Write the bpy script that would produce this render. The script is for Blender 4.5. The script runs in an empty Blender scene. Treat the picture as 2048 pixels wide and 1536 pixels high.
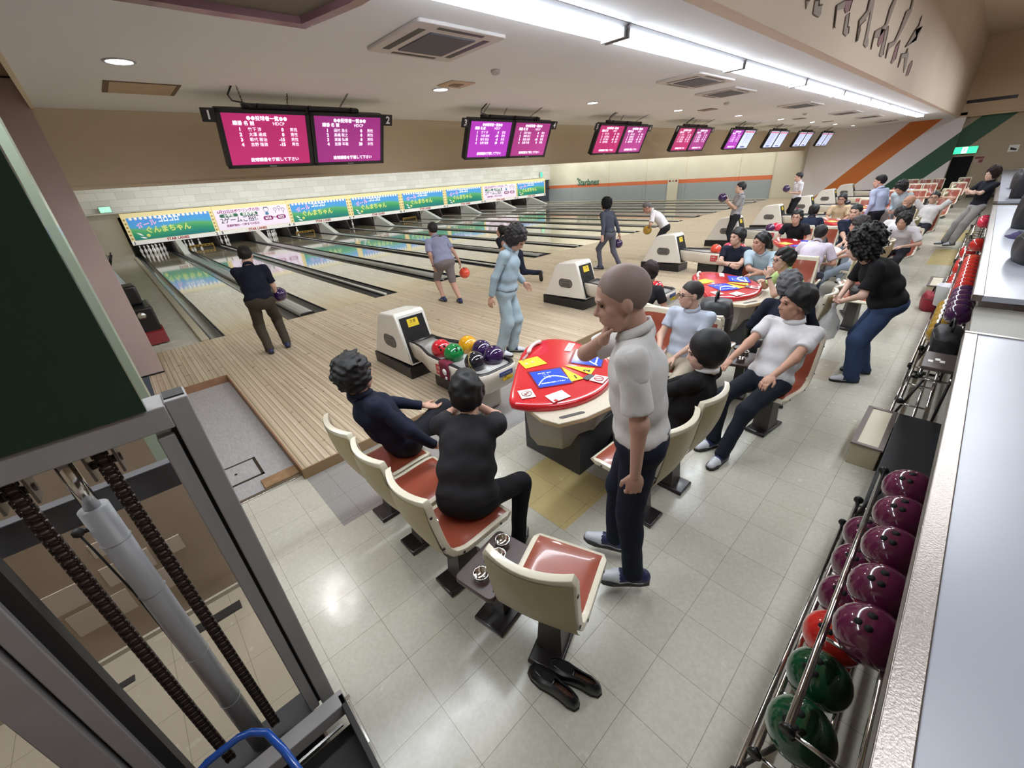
import bpy, bmesh, math, random
import numpy as np
from mathutils import Vector, Matrix
random.seed(7)
PI = math.pi
SC = bpy.context.scene
COL = SC.collection
# ---------------------------------------------------------------- camera
cam_d = bpy.data.cameras.new('camera'); cam = bpy.data.objects.new('camera', cam_d); COL.objects.link(cam)
SC.camera = cam
cam_d.sensor_width = 36.0; cam_d.lens = 809.66 / 2048 * 36.0; cam_d.clip_start = 0.02; cam_d.clip_end = 200
_yaw, _pit, _rol = 0.7258, -0.4723, -0.0755
_f = Vector((math.sin(_yaw)*math.cos(_pit), math.cos(_yaw)*math.cos(_pit), math.sin(_pit)))
_r = Vector((math.cos(_yaw), -math.sin(_yaw), 0)); _u = _r.cross(_f)
_r2 = _r*math.cos(_rol) + _u*math.sin(_rol); _u2 = -_r*math.sin(_rol) + _u*math.cos(_rol)
_M = Matrix.Identity(4)
for i in range(3):
    _M[i][0], _M[i][1], _M[i][2] = _r2[i], _u2[i], -_f[i]
_M.translation = Vector((-0.8616, -8.4509, 2.1424))
cam.matrix_world = _M
# ---------------------------------------------------------------- world + exposure
w = bpy.data.worlds.new('world'); SC.world = w; w.use_nodes = True
w.node_tree.nodes['Background'].inputs[0].default_value = (0.55, 0.6, 0.7, 1)
w.node_tree.nodes['Background'].inputs[1].default_value = 0.05
SC.view_settings.view_transform = 'Standard'; SC.view_settings.look = 'None'
SC.view_settings.gamma = 1.0; SC.view_settings.use_curve_mapping = False
SC.view_settings.exposure = 0.85
# ---------------------------------------------------------------- lamps of the hall, plus one added wall fill
FL = -0.10           # level of the concourse floor, the lanes lie at z = 0
CZ = 3.15            # ceiling over the seats
def area(name, loc, sx, sy, power, col=(1, 1, 1), rot=(0, 0, 0), spread=PI):
    d = bpy.data.lights.new(name, 'AREA'); d.shape = 'RECTANGLE'; d.size = sx; d.size_y = sy
    d.energy = power; d.color = col; d.spread = spread
    o = bpy.data.objects.new(name, d); COL.objects.link(o); o.location = loc; o.rotation_euler = rot
    return o
COOL = (0.88, 0.94, 1.0); NEUT = (0.97, 0.98, 1.0)
area('tube_row_light', (9.5, -6.03, CZ-.12), 26.5, 0.16, 250, COOL)
area('lane_light', (13.5, -0.75, 2.75), 27.0, 0.3, 255, NEUT, (math.radians(55), 0, 0))
area('pin_light', (13.5, 14.6, 3.0), 27.0, 0.5, 250, NEUT, (math.radians(38), 0, 0))
area('pin_deck_light', (13.5, 17.62, .93), 27.0, 0.12, 60, NEUT, (math.radians(20), 0, 0))
area('added_wall_fill', (26.3, 8.5, 3.9), 0.3, 15.0, 140, NEUT, (0, math.radians(-48), 0))  # added fill that brightens the right lane wall, no fitting known there
area('concourse_light', (1.4, -9.4, 4.6), 3.4, 0.6, 52, COOL)
area('concourse_light', (8.0, -9.4, 4.6), 5.0, 0.6, 95, COOL)
area('concourse_light', (18.0, -9.4, 4.6), 10.0, 0.6, 190, COOL)
# ---------------------------------------------------------------- colours and materials
def lin(c):
    return tuple(((v/255)/12.92 if v/255 <= .04045 else ((v/255+.055)/1.055)**2.4) for v in c)
MATS = {}
def mat(name, rgb, rough=.5, metal=0, coat=0, emit=0, bump=0, bscale=60, spec=.5, var=0, vscale=4, alpha=None, trans=0):
    if name in MATS: return MATS[name]
    m = bpy.data.materials.new(name); m.use_nodes = True; nt = m.node_tree; b = nt.nodes['Principled BSDF']
    c = lin(rgb) + (1,)
    b.inputs['Base Color'].default_value = c; b.inputs['Roughness'].default_value = rough
    b.inputs['Metallic'].default_value = metal; b.inputs['Coat Weight'].default_value = coat
    b.inputs['Coat Roughness'].default_value = .06; b.inputs['Specular IOR Level'].default_value = spec
    if emit:
        b.inputs['Emission Color'].default_value = c; b.inputs['Emission Strength'].default_value = emit
    if trans: b.inputs['Transmission Weight'].default_value = trans
    if alpha is not None: b.inputs['Alpha'].default_value = alpha
    if bump or var:
        tc = nt.nodes.new('ShaderNodeTexCoord')
    if bump:
        n = nt.nodes.new('ShaderNodeTexNoise'); n.inputs['Scale'].default_value = bscale; n.inputs['Detail'].default_value = 4
        bp = nt.nodes.new('ShaderNodeBump'); bp.inputs['Strength'].default_value = bump; bp.inputs['Distance'].default_value = .01
        nt.links.new(tc.outputs['Object'], n.inputs['Vector']); nt.links.new(n.outputs['Fac'], bp.inputs['Height'])
        nt.links.new(bp.outputs['Normal'], b.inputs['Normal'])
    if var:
        n = nt.nodes.new('ShaderNodeTexNoise'); n.inputs['Scale'].default_value = vscale; n.inputs['Detail'].default_value = 6
        r = nt.nodes.new('ShaderNodeValToRGB')
        r.color_ramp.elements[0].position = .3; r.color_ramp.elements[1].position = .7
        r.color_ramp.elements[0].color = tuple(v*(1-var) for v in c[:3]) + (1,)
        r.color_ramp.elements[1].color = tuple(min(1, v*(1+var)) for v in c[:3]) + (1,)
        nt.links.new(tc.outputs['Object'], n.inputs['Vector']); nt.links.new(n.outputs['Fac'], r.inputs['Fac'])
        nt.links.new(r.outputs['Color'], b.inputs['Base Color'])
    MATS[name] = m
    return m
class NT:
    """small node-graph writer"""
    def __init__(s, name, rough=.4, coat=0, spec=.5):
        s.m = bpy.data.materials.new(name); s.m.use_nodes = True; s.t = s.m.node_tree; s.b = s.t.nodes['Principled BSDF']
        s.b.inputs['Roughness'].default_value = rough; s.b.inputs['Coat Weight'].default_value = coat
        s.b.inputs['Coat Roughness'].default_value = .05; s.b.inputs['Specular IOR Level'].default_value = spec
        tc = s.t.nodes.new('ShaderNodeTexCoord'); s.co = tc.outputs['Object']
        sp = s.t.nodes.new('ShaderNodeSeparateXYZ'); s.t.links.new(s.co, sp.inputs[0]); s.x, s.y, s.z = sp.outputs
        MATS[name] = s.m
    def _in(s, sock, v):
        if isinstance(v, (int, float)): sock.default_value = v
        else: s.t.links.new(v, sock)
    def op(s, o, a, b=0, c=0):
        n = s.t.nodes.new('ShaderNodeMath'); n.operation = o
        s._in(n.inputs[0], a); s._in(n.inputs[1], b); s._in(n.inputs[2], c)
        return n.outputs[0]
    def vec(s, x, y, z=0):
        n = s.t.nodes.new('ShaderNodeCombineXYZ')
        for i, v in enumerate((x, y, z)): s._in(n.inputs[i], v)
        return n.outputs[0]
    def white(s, v):
        n = s.t.nodes.new('ShaderNodeTexWhiteNoise'); n.noise_dimensions = '3D'; s.t.links.new(v, n.inputs['Vector']); return n.outputs['Value']
    def noise(s, v, scale, detail=4):
        n = s.t.nodes.new('ShaderNodeTexNoise'); n.inputs['Scale'].default_value = scale; n.inputs['Detail'].default_value = detail
        s.t.links.new(v, n.inputs['Vector']); return n.outputs['Fac']
    def ramp(s, f, stops):
        n = s.t.nodes.new('ShaderNodeValToRGB'); e = n.color_ramp.elements
        while len(e) < len(stops): e.new(.5)
        for i, (p, c) in enumerate(stops): e[i].position = p; e[i].color = lin(c) + (1,)
        s.t.links.new(f, n.inputs['Fac']); return n.outputs['Color']
    def mix(s, f, a, b, mode='MIX'):
        n = s.t.nodes.new('ShaderNodeMix'); n.data_type = 'RGBA'; n.blend_type = mode
        s._in(n.inputs['Factor'], f)
        for k, v in (('A', a), ('B', b)):
            sock = [i for i in n.inputs if i.name == k and i.type == 'RGBA'][0]
            if isinstance(v, tuple): sock.default_value = lin(v) + (1,)
            else: s.t.links.new(v, sock)
        return [o for o in n.outputs if o.type == 'RGBA'][0]
    def rect(s, x0, x1, y0, y1, X=None, Y=None):
        X = X or s.x; Y = Y or s.y
        a = s.op('MULTIPLY', s.op('GREATER_THAN', X, x0), s.op('LESS_THAN', X, x1))
        b = s.op('MULTIPLY', s.op('GREATER_THAN', Y, y0), s.op('LESS_THAN', Y, y1))
        return s.op('MULTIPLY', a, b)
    def color(s, c): s.t.links.new(c, s.b.inputs['Base Color'])
    def bump(s, h, st=.2, d=.01):
        n = s.t.nodes.new('ShaderNodeBump'); n.inputs['Strength'].default_value = st; n.inputs['Distance'].default_value = d
        s.t.links.new(h, n.inputs['Height']); s.t.links.new(n.outputs[0], s.b.inputs['Normal'])
    def rough(s, v): s.t.links.new(v, s.b.inputs['Roughness'])
# ---------------------------------------------------------------- mesh builder
class B:
    def __init__(s): s.bm = bmesh.new(); s.smooth = set()
    def _faces(s, vs, fs, mi=0, smooth=False):
        v = [s.bm.verts.new(p) for p in vs]; out = []
        for f in fs:
            try: fc = s.bm.faces.new([v[i] for i in f])
            except ValueError: continue
            fc.material_index = mi; fc.smooth = smooth; out.append(fc)
        return v, out
    def box(s, x0, y0, z0, x1, y1, z1, mi=0, bev=0, seg=2, M=None):
        vs = [(x, y, z) for x in (x0, x1) for y in (y0, y1) for z in (z0, z1)]
        if M is not None: vs = [M @ Vector(p) for p in vs]
        fs = [(0, 1, 3, 2), (4, 6, 7, 5), (0, 4, 5, 1), (2, 3, 7, 6), (0, 2, 6, 4), (1, 5, 7, 3)]
        v, f = s._faces(vs, fs, mi)
        if bev:
            ed = list({e for q in f for e in q.edges})
            r = bmesh.ops.bevel(s.bm, geom=ed, offset=bev, segments=seg, profile=.5, affect='EDGES')
            for q in r['faces']: q.material_index = mi; q.smooth = True
        return s
    def prism(s, poly, a, b, axis='z', mi=0, bev=0, seg=2, side_mi=None):
        def P(p, t):
            return {'z': (p[0], p[1], t), 'y': (p[0], t, p[1]), 'x': (t, p[0], p[1])}[axis]
        n = len(poly); vs = [P(p, a) for p in poly] + [P(p, b) for p in poly]
        fs = [tuple(range(n))[::-1], tuple(range(n, 2*n))] + [(i, (i+1) % n, n+(i+1) % n, n+i) for i in range(n)]
        v, f = s._faces(vs, fs, mi)
        if side_mi is not None:
            for q in f[2:]: q.material_index = side_mi
        if bev:
            ed = list({e for q in f[:2] for e in q.edges})
            r = bmesh.ops.bevel(s.bm, geom=ed, offset=bev, segments=seg, profile=.5, affect='EDGES')
            for q in r['faces']: q.material_index = mi; q.smooth = True
        return s
    def rings(s, rings, mi=0, cap=True, smooth=True, closed=True):
        n = len(rings[0]); vs = [p for r in rings for p in r]; fs = []
        for k in range(len(rings)-1):
            for i in range(n if closed else n-1):
                fs.append((k*n+i, k*n+(i+1) % n, (k+1)*n+(i+1) % n, (k+1)*n+i))
        if cap and closed:
            fs.append(tuple(range(n))[::-1]); fs.append(tuple(range((len(rings)-1)*n, len(rings)*n)))
        s._faces(vs, fs, mi, smooth); return s
    def tube(s, pts, r, seg=8, mi=0, closed=False, cap=True):
        pts = [Vector(p) for p in pts]; n = len(pts); rr = r if isinstance(r, (list, tuple)) else [r]*n
        up = Vector((0, 0, 1)); rings = []; prev = None
        for i, p in enumerate(pts):
            if closed: t = (pts[(i+1) % n] - pts[i-1])
            else: t = (pts[min(i+1, n-1)] - pts[max(i-1, 0)])
            t = t.normalized()
            if prev is None:
                a = up if abs(t.z) < .95 else Vector((1, 0, 0)); u = t.cross(a).normalized()
            else: u = (prev - t*prev.dot(t)).normalized()
            prev = u; v = t.cross(u)
            rings.append([p + (u*math.cos(2*PI*k/seg) + v*math.sin(2*PI*k/seg))*rr[i] for k in range(seg)])
        if closed: rings.append(rings[0])
        s.rings(rings, mi, cap and not closed); return s
    def cyl(s, a, b, r, seg=16, mi=0, r2=None): return s.tube([a, b], [r, r if r2 is None else r2], seg, mi)
    def lathe(s, prof, c=(0, 0, 0), seg=20, mi=0, cap=True):
        s.rings([[(c[0]+r*math.cos(2*PI*k/seg), c[1]+r*math.sin(2*PI*k/seg), c[2]+z) for k in range(seg)] for r, z in prof], mi, cap); return s
    def ball(s, c, r, seg=20, mi=0, R=None, sc=(1, 1, 1)):
        rg = []
        for i in range(1, seg//2):
            a = PI*i/(seg//2); rg.append([(math.sin(a)*math.cos(2*PI*k/seg)*r*sc[0], math.sin(a)*math.sin(2*PI*k/seg)*r*sc[1], -math.cos(a)*r*sc[2]) for k in range(seg)])
        M = R or Matrix.Identity(3); C = Vector(c)
        rg = [[C + M @ Vector(p) for p in q] for q in rg]
        n = seg; vs = [p for q in rg for p in q] + [C + M @ Vector((0, 0, -r*sc[2])), C + M @ Vector((0, 0, r*sc[2]))]
        fs = [(k*n+i, k*n+(i+1) % n, (k+1)*n+(i+1) % n, (k+1)*n+i) for k in range(len(rg)-1) for i in range(n)]
        L = len(rg)*n
        fs += [(L, (i+1) % n, i) for i in range(n)] + [(L+1, (len(rg)-1)*n+i, (len(rg)-1)*n+(i+1) % n) for i in range(n)]
        s._faces(vs, fs, mi, True); return s
    def quad(s, pts, mi=0): s._faces(pts, [tuple(range(len(pts)))], mi); return s
    def grid(s, fn, nu, nv, mi=0, smooth=True):
        vs = [fn(i/nu, j/nv) for i in range(nu+1) for j in range(nv+1)]
        fs = [(i*(nv+1)+j, (i+1)*(nv+1)+j, (i+1)*(nv+1)+j+1, i*(nv+1)+j+1) for i in range(nu) for j in range(nv)]
        s._faces(vs, fs, mi, smooth); return s
    def obj(s, name, mats, parent=None, fixn=True, loc=None):
        if fixn: bmesh.ops.recalc_face_normals(s.bm, faces=s.bm.faces)
        me = bpy.data.meshes.new(name); s.bm.to_mesh(me); s.bm.free()
        for m in (mats if isinstance(mats, (list, tuple)) else [mats]): me.materials.append(m)
        o = bpy.data.objects.new(name, me); COL.objects.link(o)
        if parent: o.parent = parent
        if loc: o.location = loc
        return o
def tag(o, label=None, cat=None, group=None, kind=None):
    if label: o['label'] = label
    if cat: o['category'] = cat
    if group: o['group'] = group
    if kind: o['kind'] = kind
    return o
def thing(name, label, cat, loc=(0, 0, 0), rz=0, group=None):
    o = bpy.data.objects.new(name, None); COL.objects.link(o); o.empty_display_size = .1
    o.location = loc; o.rotation_euler = (0, 0, rz)
    return tag(o, label, cat, group)
def struct(o): o['kind'] = 'structure'; return o
def kids(o): return [c for c in bpy.data.objects if c.parent == o]
def dup(root, loc=None, rz=None, label=None, group=None):
    r = root.copy(); COL.objects.link(r)
    if loc is not None: r.location = loc
    if rz is not None: r.rotation_euler = (0, 0, rz)
    if label: r['label'] = label
    if group: r['group'] = group
    for ch in kids(root):
        c = ch.copy(); COL.objects.link(c); c.parent = r
        for g in kids(ch):
            d = g.copy(); COL.objects.link(d); d.parent = c
    return r
_tcache = {}
def text(body, size, m, parent, M, name='lettering', align='CENTER', ext=.0, bold=0.0, xs=1.0, shear=0.0):
    """lettering as a mesh lying in the local xy plane of matrix M"""
    key = (body, size, align, ext, bold, xs, m.name, shear)
    if key not in _tcache:
        c = bpy.data.curves.new('t', 'FONT'); c.body = body; c.size = size; c.align_x = align; c.align_y = 'CENTER'
        c.extrude = ext; c.offset = bold; c.resolution_u = 2; c.shear = shear
        to = bpy.data.objects.new('t', c); COL.objects.link(to)
        dg = bpy.context.evaluated_depsgraph_get(); me = bpy.data.meshes.new_from_object(to.evaluated_get(dg))
        bpy.data.objects.remove(to); bpy.data.curves.remove(c)
        me.name = name; me.materials.clear(); me.materials.append(m)
        if xs != 1: me.transform(Matrix.Diagonal((xs, 1, 1, 1)))
        _tcache[key] = me
    o = bpy.data.objects.new(name, _tcache[key]); COL.objects.link(o); o.parent = parent
    o.matrix_local = M if isinstance(M, Matrix) else Matrix.Translation(M)
    return o
def frame(o, x, y):
    """matrix with given origin and x / y axes"""
    x = Vector(x).normalized(); y = Vector(y).normalized(); z = x.cross(y)
    M = Matrix.Identity(4)
    for i in range(3): M[i][0], M[i][1], M[i][2], M[i][3] = x[i], y[i], z[i], o[i]
    return M
def rrect(x0, y0, x1, y1, r, n=4):
    out = []
    for cx, cy, a in ((x1-r, y1-r, 0), (x0+r, y1-r, 90), (x0+r, y0+r, 180), (x1-r, y0+r, 270)):
        for k in range(n+1):
            t = math.radians(a+90*k/n); out.append((cx+r*math.cos(t), cy+r*math.sin(t)))
    return out
# plain finishes
white_p = mat('white_plastic', (226, 222, 214), .3, coat=.3)
black_p = mat('black_plastic', (26, 25, 27), .35)
dark_gap = mat('dark_gap', (8, 8, 9), .8)
steel = mat('steel', (200, 198, 195), .22, 1)
chrome = mat('chrome', (225, 223, 220), .12, 1)
cream = mat('cream_paint', (222, 210, 180), .5)
ink_b = mat('black_print', (25, 25, 25), .6)
ink_w = mat('white_print', (238, 238, 235), .5)
ink_r = mat('red_print', (170, 30, 45), .5)
paper = mat('white_paper', (232, 230, 226), .6)
# ================================================================= the setting
XR = 28.1
PIT = 3.41; LW = 1.0541; G1 = 0.7606; G2 = PIT - 2*LW - G1
def lane_x(n):
    k = (n-1)//2; x = k*PIT
    return x + (LW + G1 if n % 2 == 0 else 0)
# --- tiled concourse floor
t = NT('vinyl_floor_tiles', .22, spec=.55)
T = 0.308
fx = t.op('ADD', t.x, 100*T - 1.3386 % T); fy = t.op('ADD', t.y, 100*T + (7.9823 % T))
ix = t.op('FLOOR', t.op('DIVIDE', fx, T)); iy = t.op('FLOOR', t.op('DIVIDE', fy, T))
gx = t.op('ABSOLUTE', t.op('SUBTRACT', t.op('FRACT', t.op('DIVIDE', fx, T)), .5)); gy = t.op('ABSOLUTE', t.op('SUBTRACT', t.op('FRACT', t.op('DIVIDE', fy, T)), .5))
g = t.op('GREATER_THAN', t.op('MAXIMUM', gx, gy), .4955)
wn = t.white(t.vec(ix, iy, 3.0))
base = t.ramp(wn, [(0, (194, 191, 176)), (1, (203, 200, 186))])
spk = t.ramp(t.noise(t.co, 55, 6), [(.35, (184, 179, 162)), (.62, (212, 208, 194))])
base = t.mix(.3, base, spk)
yel = t.op('MAXIMUM', t.op('MAXIMUM', t.rect(.725, 1.34, -7.10, -6.45), t.rect(11.5, 13.55, -8.6, -8.03)), t.rect(14.9, 17.0, -8.6, -8.0))
base = t.mix(t.op('MULTIPLY', yel, .8), base, (205, 182, 112))
gry = t.rect(-.36, 28, -5.87, -4.9)
grc = t.ramp(t.noise(t.co, 90, 5), [(.3, (146, 143, 141)), (.7, (164, 160, 157))])
base = t.mix(gry, base, grc)
base = t.mix(t.op('MULTIPLY', t.rect(-3.3, -.95, -8.0, -5.8), .8), base, (150, 134, 112))
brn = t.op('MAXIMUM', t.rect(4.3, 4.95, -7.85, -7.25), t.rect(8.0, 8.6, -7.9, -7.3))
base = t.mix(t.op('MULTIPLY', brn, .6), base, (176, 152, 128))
dirt = t.noise(t.co, 1.3, 7)
base = t.mix(t.op('MULTIPLY', t.op('SUBTRACT', dirt, .42), .5), base, (150, 138, 112))
t.color(t.mix(t.op('MULTIPLY', g, .62), base, (96, 88, 70)))
t.bump(t.noise(t.co, 9, 5), .06, .02)
t.rough(t.op('MULTIPLY_ADD', t.noise(t.co, 14, 4), .22, .12))
b = B(); b.box(-3.2, -14.2, FL-.2, XR+.2, -4.9, FL)
struct(b.obj('floor', t.m))
# --- grey sheet floor left of the approach, with hatch and worn timber threshold
t = NT('grey_sheet_floor', .5)
c = t.ramp(t.noise(t.vec(t.op('MULTIPLY', t.x, 6), t.y, t.z), 14, 6), [(.3, (160, 158, 158)), (.7, (180, 178, 177))])
t.color(c)
b = B(); b.box(-3.2, -4.955, FL-.2, -.36, -2.05, FL+.004)
struct(b.obj('floor', t.m))
wood_edge = mat('worn_timber', (150, 118, 84), .6, var=.25, vscale=18)
b = B(); b.box(-.66, -4.95, FL-.02, -.362, -4.80, FL+.02, 0, .004); struct(b.obj('trim_1', wood_edge))
b = B(); b.box(-1.9, -5.0, FL-.02, -.36, -4.955, FL+.012, 0, .003); struct(b.obj('trim_2', steel))
hat = tag(B().obj('floor_hatch', black_p), 'rectangular access hatch with dark frame in the grey floor', 'hatch')
hat.data = (lambda q: q)(hat.data)
b = B()
for a in ((-.99, -4.70, -.60, -4.68), (-.99, -4.36, -.60, -4.34), (-.99, -4.70, -.965, -4.34), (-.625, -4.70, -.60, -4.34)):
    b.box(a[0], a[1], FL+.002, a[2], a[3], FL+.009)
_o = b.obj('hatch_frame', mat('dark_brass', (72, 62, 50), .45, .6), hat)
b = B(); b.box(-.965, -4.68, FL+.002, -.625, -4.36, FL+.007); b.obj('hatch_lid', t.m, hat)
b = B(); b.cyl((-.795, -4.52, FL+.006), (-.795, -4.52, FL+.012), .012); b.obj('lid_ring', black_p, hat)
# --- approach (maple boards on a 10 cm platform)
def boards(name, cA, cB, cC, wdt, ln, rough, coat, edge=.35):
    t = NT(name, rough, coat)
    i = t.op('FLOOR', t.op('DIVIDE', t.x, wdt)); r0 = t.white(t.vec(i, 1.0, 2.0))
    j = t.op('FLOOR', t.op('ADD', t.op('DIVIDE', t.y, ln), t.op('MULTIPLY', r0, 7)))
    r1 = t.white(t.vec(i, j, 5.0))
    c = t.ramp(r1, [(0, cA), (.5, cB), (1, cC)])
    gr = t.noise(t.vec(t.op('MULTIPLY', t.x, 22), t.op('MULTIPLY', t.y, 1.6), 0.0), 6, 5)
    c = t.mix(t.op('MULTIPLY', gr, .3), c, cA)
    q = t.op('FRACT', t.op('DIVIDE', t.x, wdt*2)); q = t.op('LESS_THAN', q, .16)
    c = t.mix(t.op('MULTIPLY', q, edge), c, tuple(int(v*.66) for v in cA))
    return t, c
t, c = boards('approach_boards', (184, 166, 140), (203, 186, 160), (216, 200, 175), .0285, 3.2, .3, .12, .7)
t.color(c); t.rough(t.op('MULTIPLY_ADD', t.noise(t.co, 7, 4), .16, .22)); appr = t.m
t, c = boards('lane_boards', (204, 184, 146), (216, 198, 162), (226, 210, 176), .027, 1.6, .13, .9, .3)
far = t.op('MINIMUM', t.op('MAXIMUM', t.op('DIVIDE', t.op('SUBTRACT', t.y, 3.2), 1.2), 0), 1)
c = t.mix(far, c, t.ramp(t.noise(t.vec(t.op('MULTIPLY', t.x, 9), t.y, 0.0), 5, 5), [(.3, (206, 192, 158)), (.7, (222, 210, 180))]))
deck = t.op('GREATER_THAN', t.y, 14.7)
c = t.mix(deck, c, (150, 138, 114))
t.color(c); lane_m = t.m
b = B(); b.box(-.36, -5.06, FL-.02, XR, -.012, 0)
struct(b.obj('floor', appr))
b = B(); b.box(-1.15, -2.05, FL-.02, -.3605, -.012, 0)
struct(b.obj('floor', appr))
# timber fascia of the platform
t, c = boards('fascia_timber', (140, 112, 80), (158, 130, 96), (172, 144, 108), .35, 50, .45, 0, 0)
t.color(c)
b = B(); b.box(-.372, -5.075, FL, XR, -5.06, .002); struct(b.obj('trim_3', t.m))
b = B(); b.box(-.374, -5.06, FL, -.36, -2.05, .002); b.box(-1.15, -2.064, FL, -.374, -2.05, .002); struct(b.obj('trim_4', mat('red_timber', (146, 108, 80), .5, var=.15, vscale=8)))
# --- lanes, gutters, cappings
b = B()
NW = 'zero one two three four five six seven eight nine ten eleven twelve thirteen fourteen fifteen sixteen'.split()
for n in range(1, 17):
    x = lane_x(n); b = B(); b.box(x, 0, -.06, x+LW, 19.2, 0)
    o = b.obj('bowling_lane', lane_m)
    tag(o, 'glossy maple bowling lane that ends under lane number %s of the masking' % NW[n], 'bowling lane', 'bowling lanes')
gut_m = mat('gutter_grey', (70, 71, 72), .28, .0, coat=.5)
rail_m = mat('cream_rail', (190, 182, 160), .4)
def gutter(x0):
    def fn(u, v): 
        a = PI*v; return (x0+.1175-.1175*math.cos(a)*.97, .0+u*18.9, -.004-.085*math.sin(a))
    b = B(); b.grid(fn, 1, 8); b.box(x0-.003, 0, -.1, x0+.012, 18.9, .002, 1); b.box(x0+.223, 0, -.1, x0+.238, 18.9, .002, 1)
    b.box(x0, 0, -.12, x0+.235, .006, -.1, 1)
    return b
caps = mat('capping_silver', (172, 172, 168), .25, .35)
for n in range(1, 17):
    x = lane_x(n); L = 'first' if n % 2 else 'second'
    for s_, gxx in (('left', x-.235), ('right', x+LW)):
        o = gutter(gxx).obj('gutter', [gut_m, black_p])
        tag(o, 'dark grey channel along the %s side of lane %s' % (s_, NW[n]), 'gutter', 'lane gutters')
for k in range(8):
    x = k*PIT + LW + .235; w_ = G1 - .47
    b = B(); b.prism([(x, -.02), (x+w_, -.02), (x+w_-.03, .035), (x+w_/2+.05, .05), (x+w_/2-.05, .05), (x+.03, .035)], .05, 15.6, 'y')
    o = b.obj('return_capping', caps); tag(o, 'silver ball return capping between lanes %s and %s' % (NW[2*k+1], NW[2*k+2]), 'capping', 'silver cappings over the ball returns')
    b = B(); b.box(x+.02, .015, -.02, x+w_-.02, .05, .045, 0, .006); b.obj('end_block', black_p, o)
    # light sloped cover climbing into the pit
    b = B(); b.prism([(15.0, 0), (17.4, 0), (17.4, .62), (16.9, .55), (15.3, .06)], x+.03, x+w_-.03, 'x')
    o = b.obj('return_ramp', mat('ramp_grey', (196, 196, 188), .4)); tag(o, 'pale sloped cover rising under the masking between lanes %s and %s' % (NW[2*k+1], NW[2*k+2]), 'ramp', 'sloped covers')
    if k:
        x = k*PIT - .235; w_ = G2 - .47
        b = B(); b.box(x-w_, .05, -.06, x, 17.4, .03, 0, .01); o = b.obj('divider_capping', mat('white_cap', (206, 204, 196), .25, .2))
        tag(o, 'narrow white divider capping between lanes %s and %s' % (NW[2*k], NW[2*k+1]), 'capping', 'narrow white cappings')
b = B(); b.box(-.35, 0, -.12, -.235, 17.3, .03, 0, .012); struct(b.obj('trim_5', rail_m))
b = B(); b.box(8*PIT-G2+.24-.0, 0, -.12, 8*PIT-G2+.36, 17.3, .04, 0, .012); struct(b.obj('trim_6', rail_m))
# floor strip beside lane 1 and under the lanes
t = NT('side_floor_tiles', .35)
T2 = .45
q = t.op('MAXIMUM', t.op('ABSOLUTE', t.op('SUBTRACT', t.op('FRACT', t.op('DIVIDE', t.x, T2)), .5)), t.op('ABSOLUTE', t.op('SUBTRACT', t.op('FRACT', t.op('DIVIDE', t.y, T2)), .5)))
t.color(t.mix(t.op('MULTIPLY', t.op('GREATER_THAN', q, .494), .5), t.ramp(t.noise(t.co, 3, 5), [(.3, (176, 176, 166)), (.7, (196, 195, 184))]), (120, 120, 110)))
b = B(); b.box(-1.6, 0, -.14, -.35, 18, -.03); struct(b.obj('floor', t.m))
b = B(); b.box(-.36, -.0119, -.3, XR, 20, -.14); struct(b.obj('floor', dark_gap))
b = B(); b.box(8*PIT-G2+.36, 0, -.14, XR, 18, -.02); struct(b.obj('floor', t.m))
# pit: dark back wall and kickbacks
pit = mat('pit_black', (20, 18, 18), .7)
b = B(); b.box(-.6, 19.3, -.3, XR, 19.4, 2); struct(b.obj('wall_pit', pit))
b = B(); b.box(-.6, 17.4, 1.0, XR, 19.3, 1.05); struct(b.obj('ceiling', pit))
kb = mat('kickback', (58, 50, 46), .6)
for n in range(0, 17):
    xs = [(-.29, -.235)] if n == 0 else ([(lane_x(n)+LW+.235, lane_x(n)+LW+.30)])
    if n and n % 2 and n < 16: xs.append((lane_x(n+1)-.30, lane_x(n+1)-.235))
    for (a, c_) in xs:
        b = B(); b.prism([(17.45, .0), (17.75, .55), (19.28, .55), (19.28, -.1), (17.45, -.1)], a, c_, 'x')
        o = b.obj('kickback_panel', kb)
        tag(o, 'dark side board of the pin pit at the %s edge of lane %s' % (('left', NW[1]) if n == 0 else (('right', NW[n]) if a == xs[0][0] else ('left', NW[n+1]))), 'panel', 'kickback panels')
# --- white block wall and ledge over the masking
t = NT('white_block_wall', .6)
BW, BH = .62, .30
row = t.op('FLOOR', t.op('DIVIDE', t.z, BH)); sh = t.op('MULTIPLY', t.op('MODULO', row, 2), .5)
q1 = t.op('ABSOLUTE', t.op('SUBTRACT', t.op('FRACT', t.op('ADD', t.op('DIVIDE', t.x, BW), sh)), .5)); q2 = t.op('ABSOLUTE', t.op('SUBTRACT', t.op('FRACT', t.op('DIVIDE', t.z, BH)), .5))
gg = t.op('MAXIMUM', t.op('GREATER_THAN', q1, .487), t.op('GREATER_THAN', q2, .475))
t.color(t.mix(t.op('MULTIPLY', gg, .4), t.ramp(t.white(t.vec(t.op('FLOOR', t.op('ADD', t.op('DIVIDE', t.x, BW), sh)), row, 0.0)), [(0, (212, 212, 202)), (1, (228, 228, 218))]), (140, 138, 126)))
b = B(); b.box(-1.25, 17.35, 1.7, XR, 17.5, 4.0); struct(b.obj('wall_far', t.m))
b = B(); b.box(-1.25, 17.36, -.2, -.29, 17.46, 1.8); struct(b.obj('wall_far', mat('side_plaster', (188, 182, 166), .7)))
b = B(); b.box(-1.25, 16.98, 1.86, 27.1, 17.36, 1.92, 0, .01); struct(b.obj('trim_7', mat('ledge', (200, 200, 190), .5)))
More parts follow.
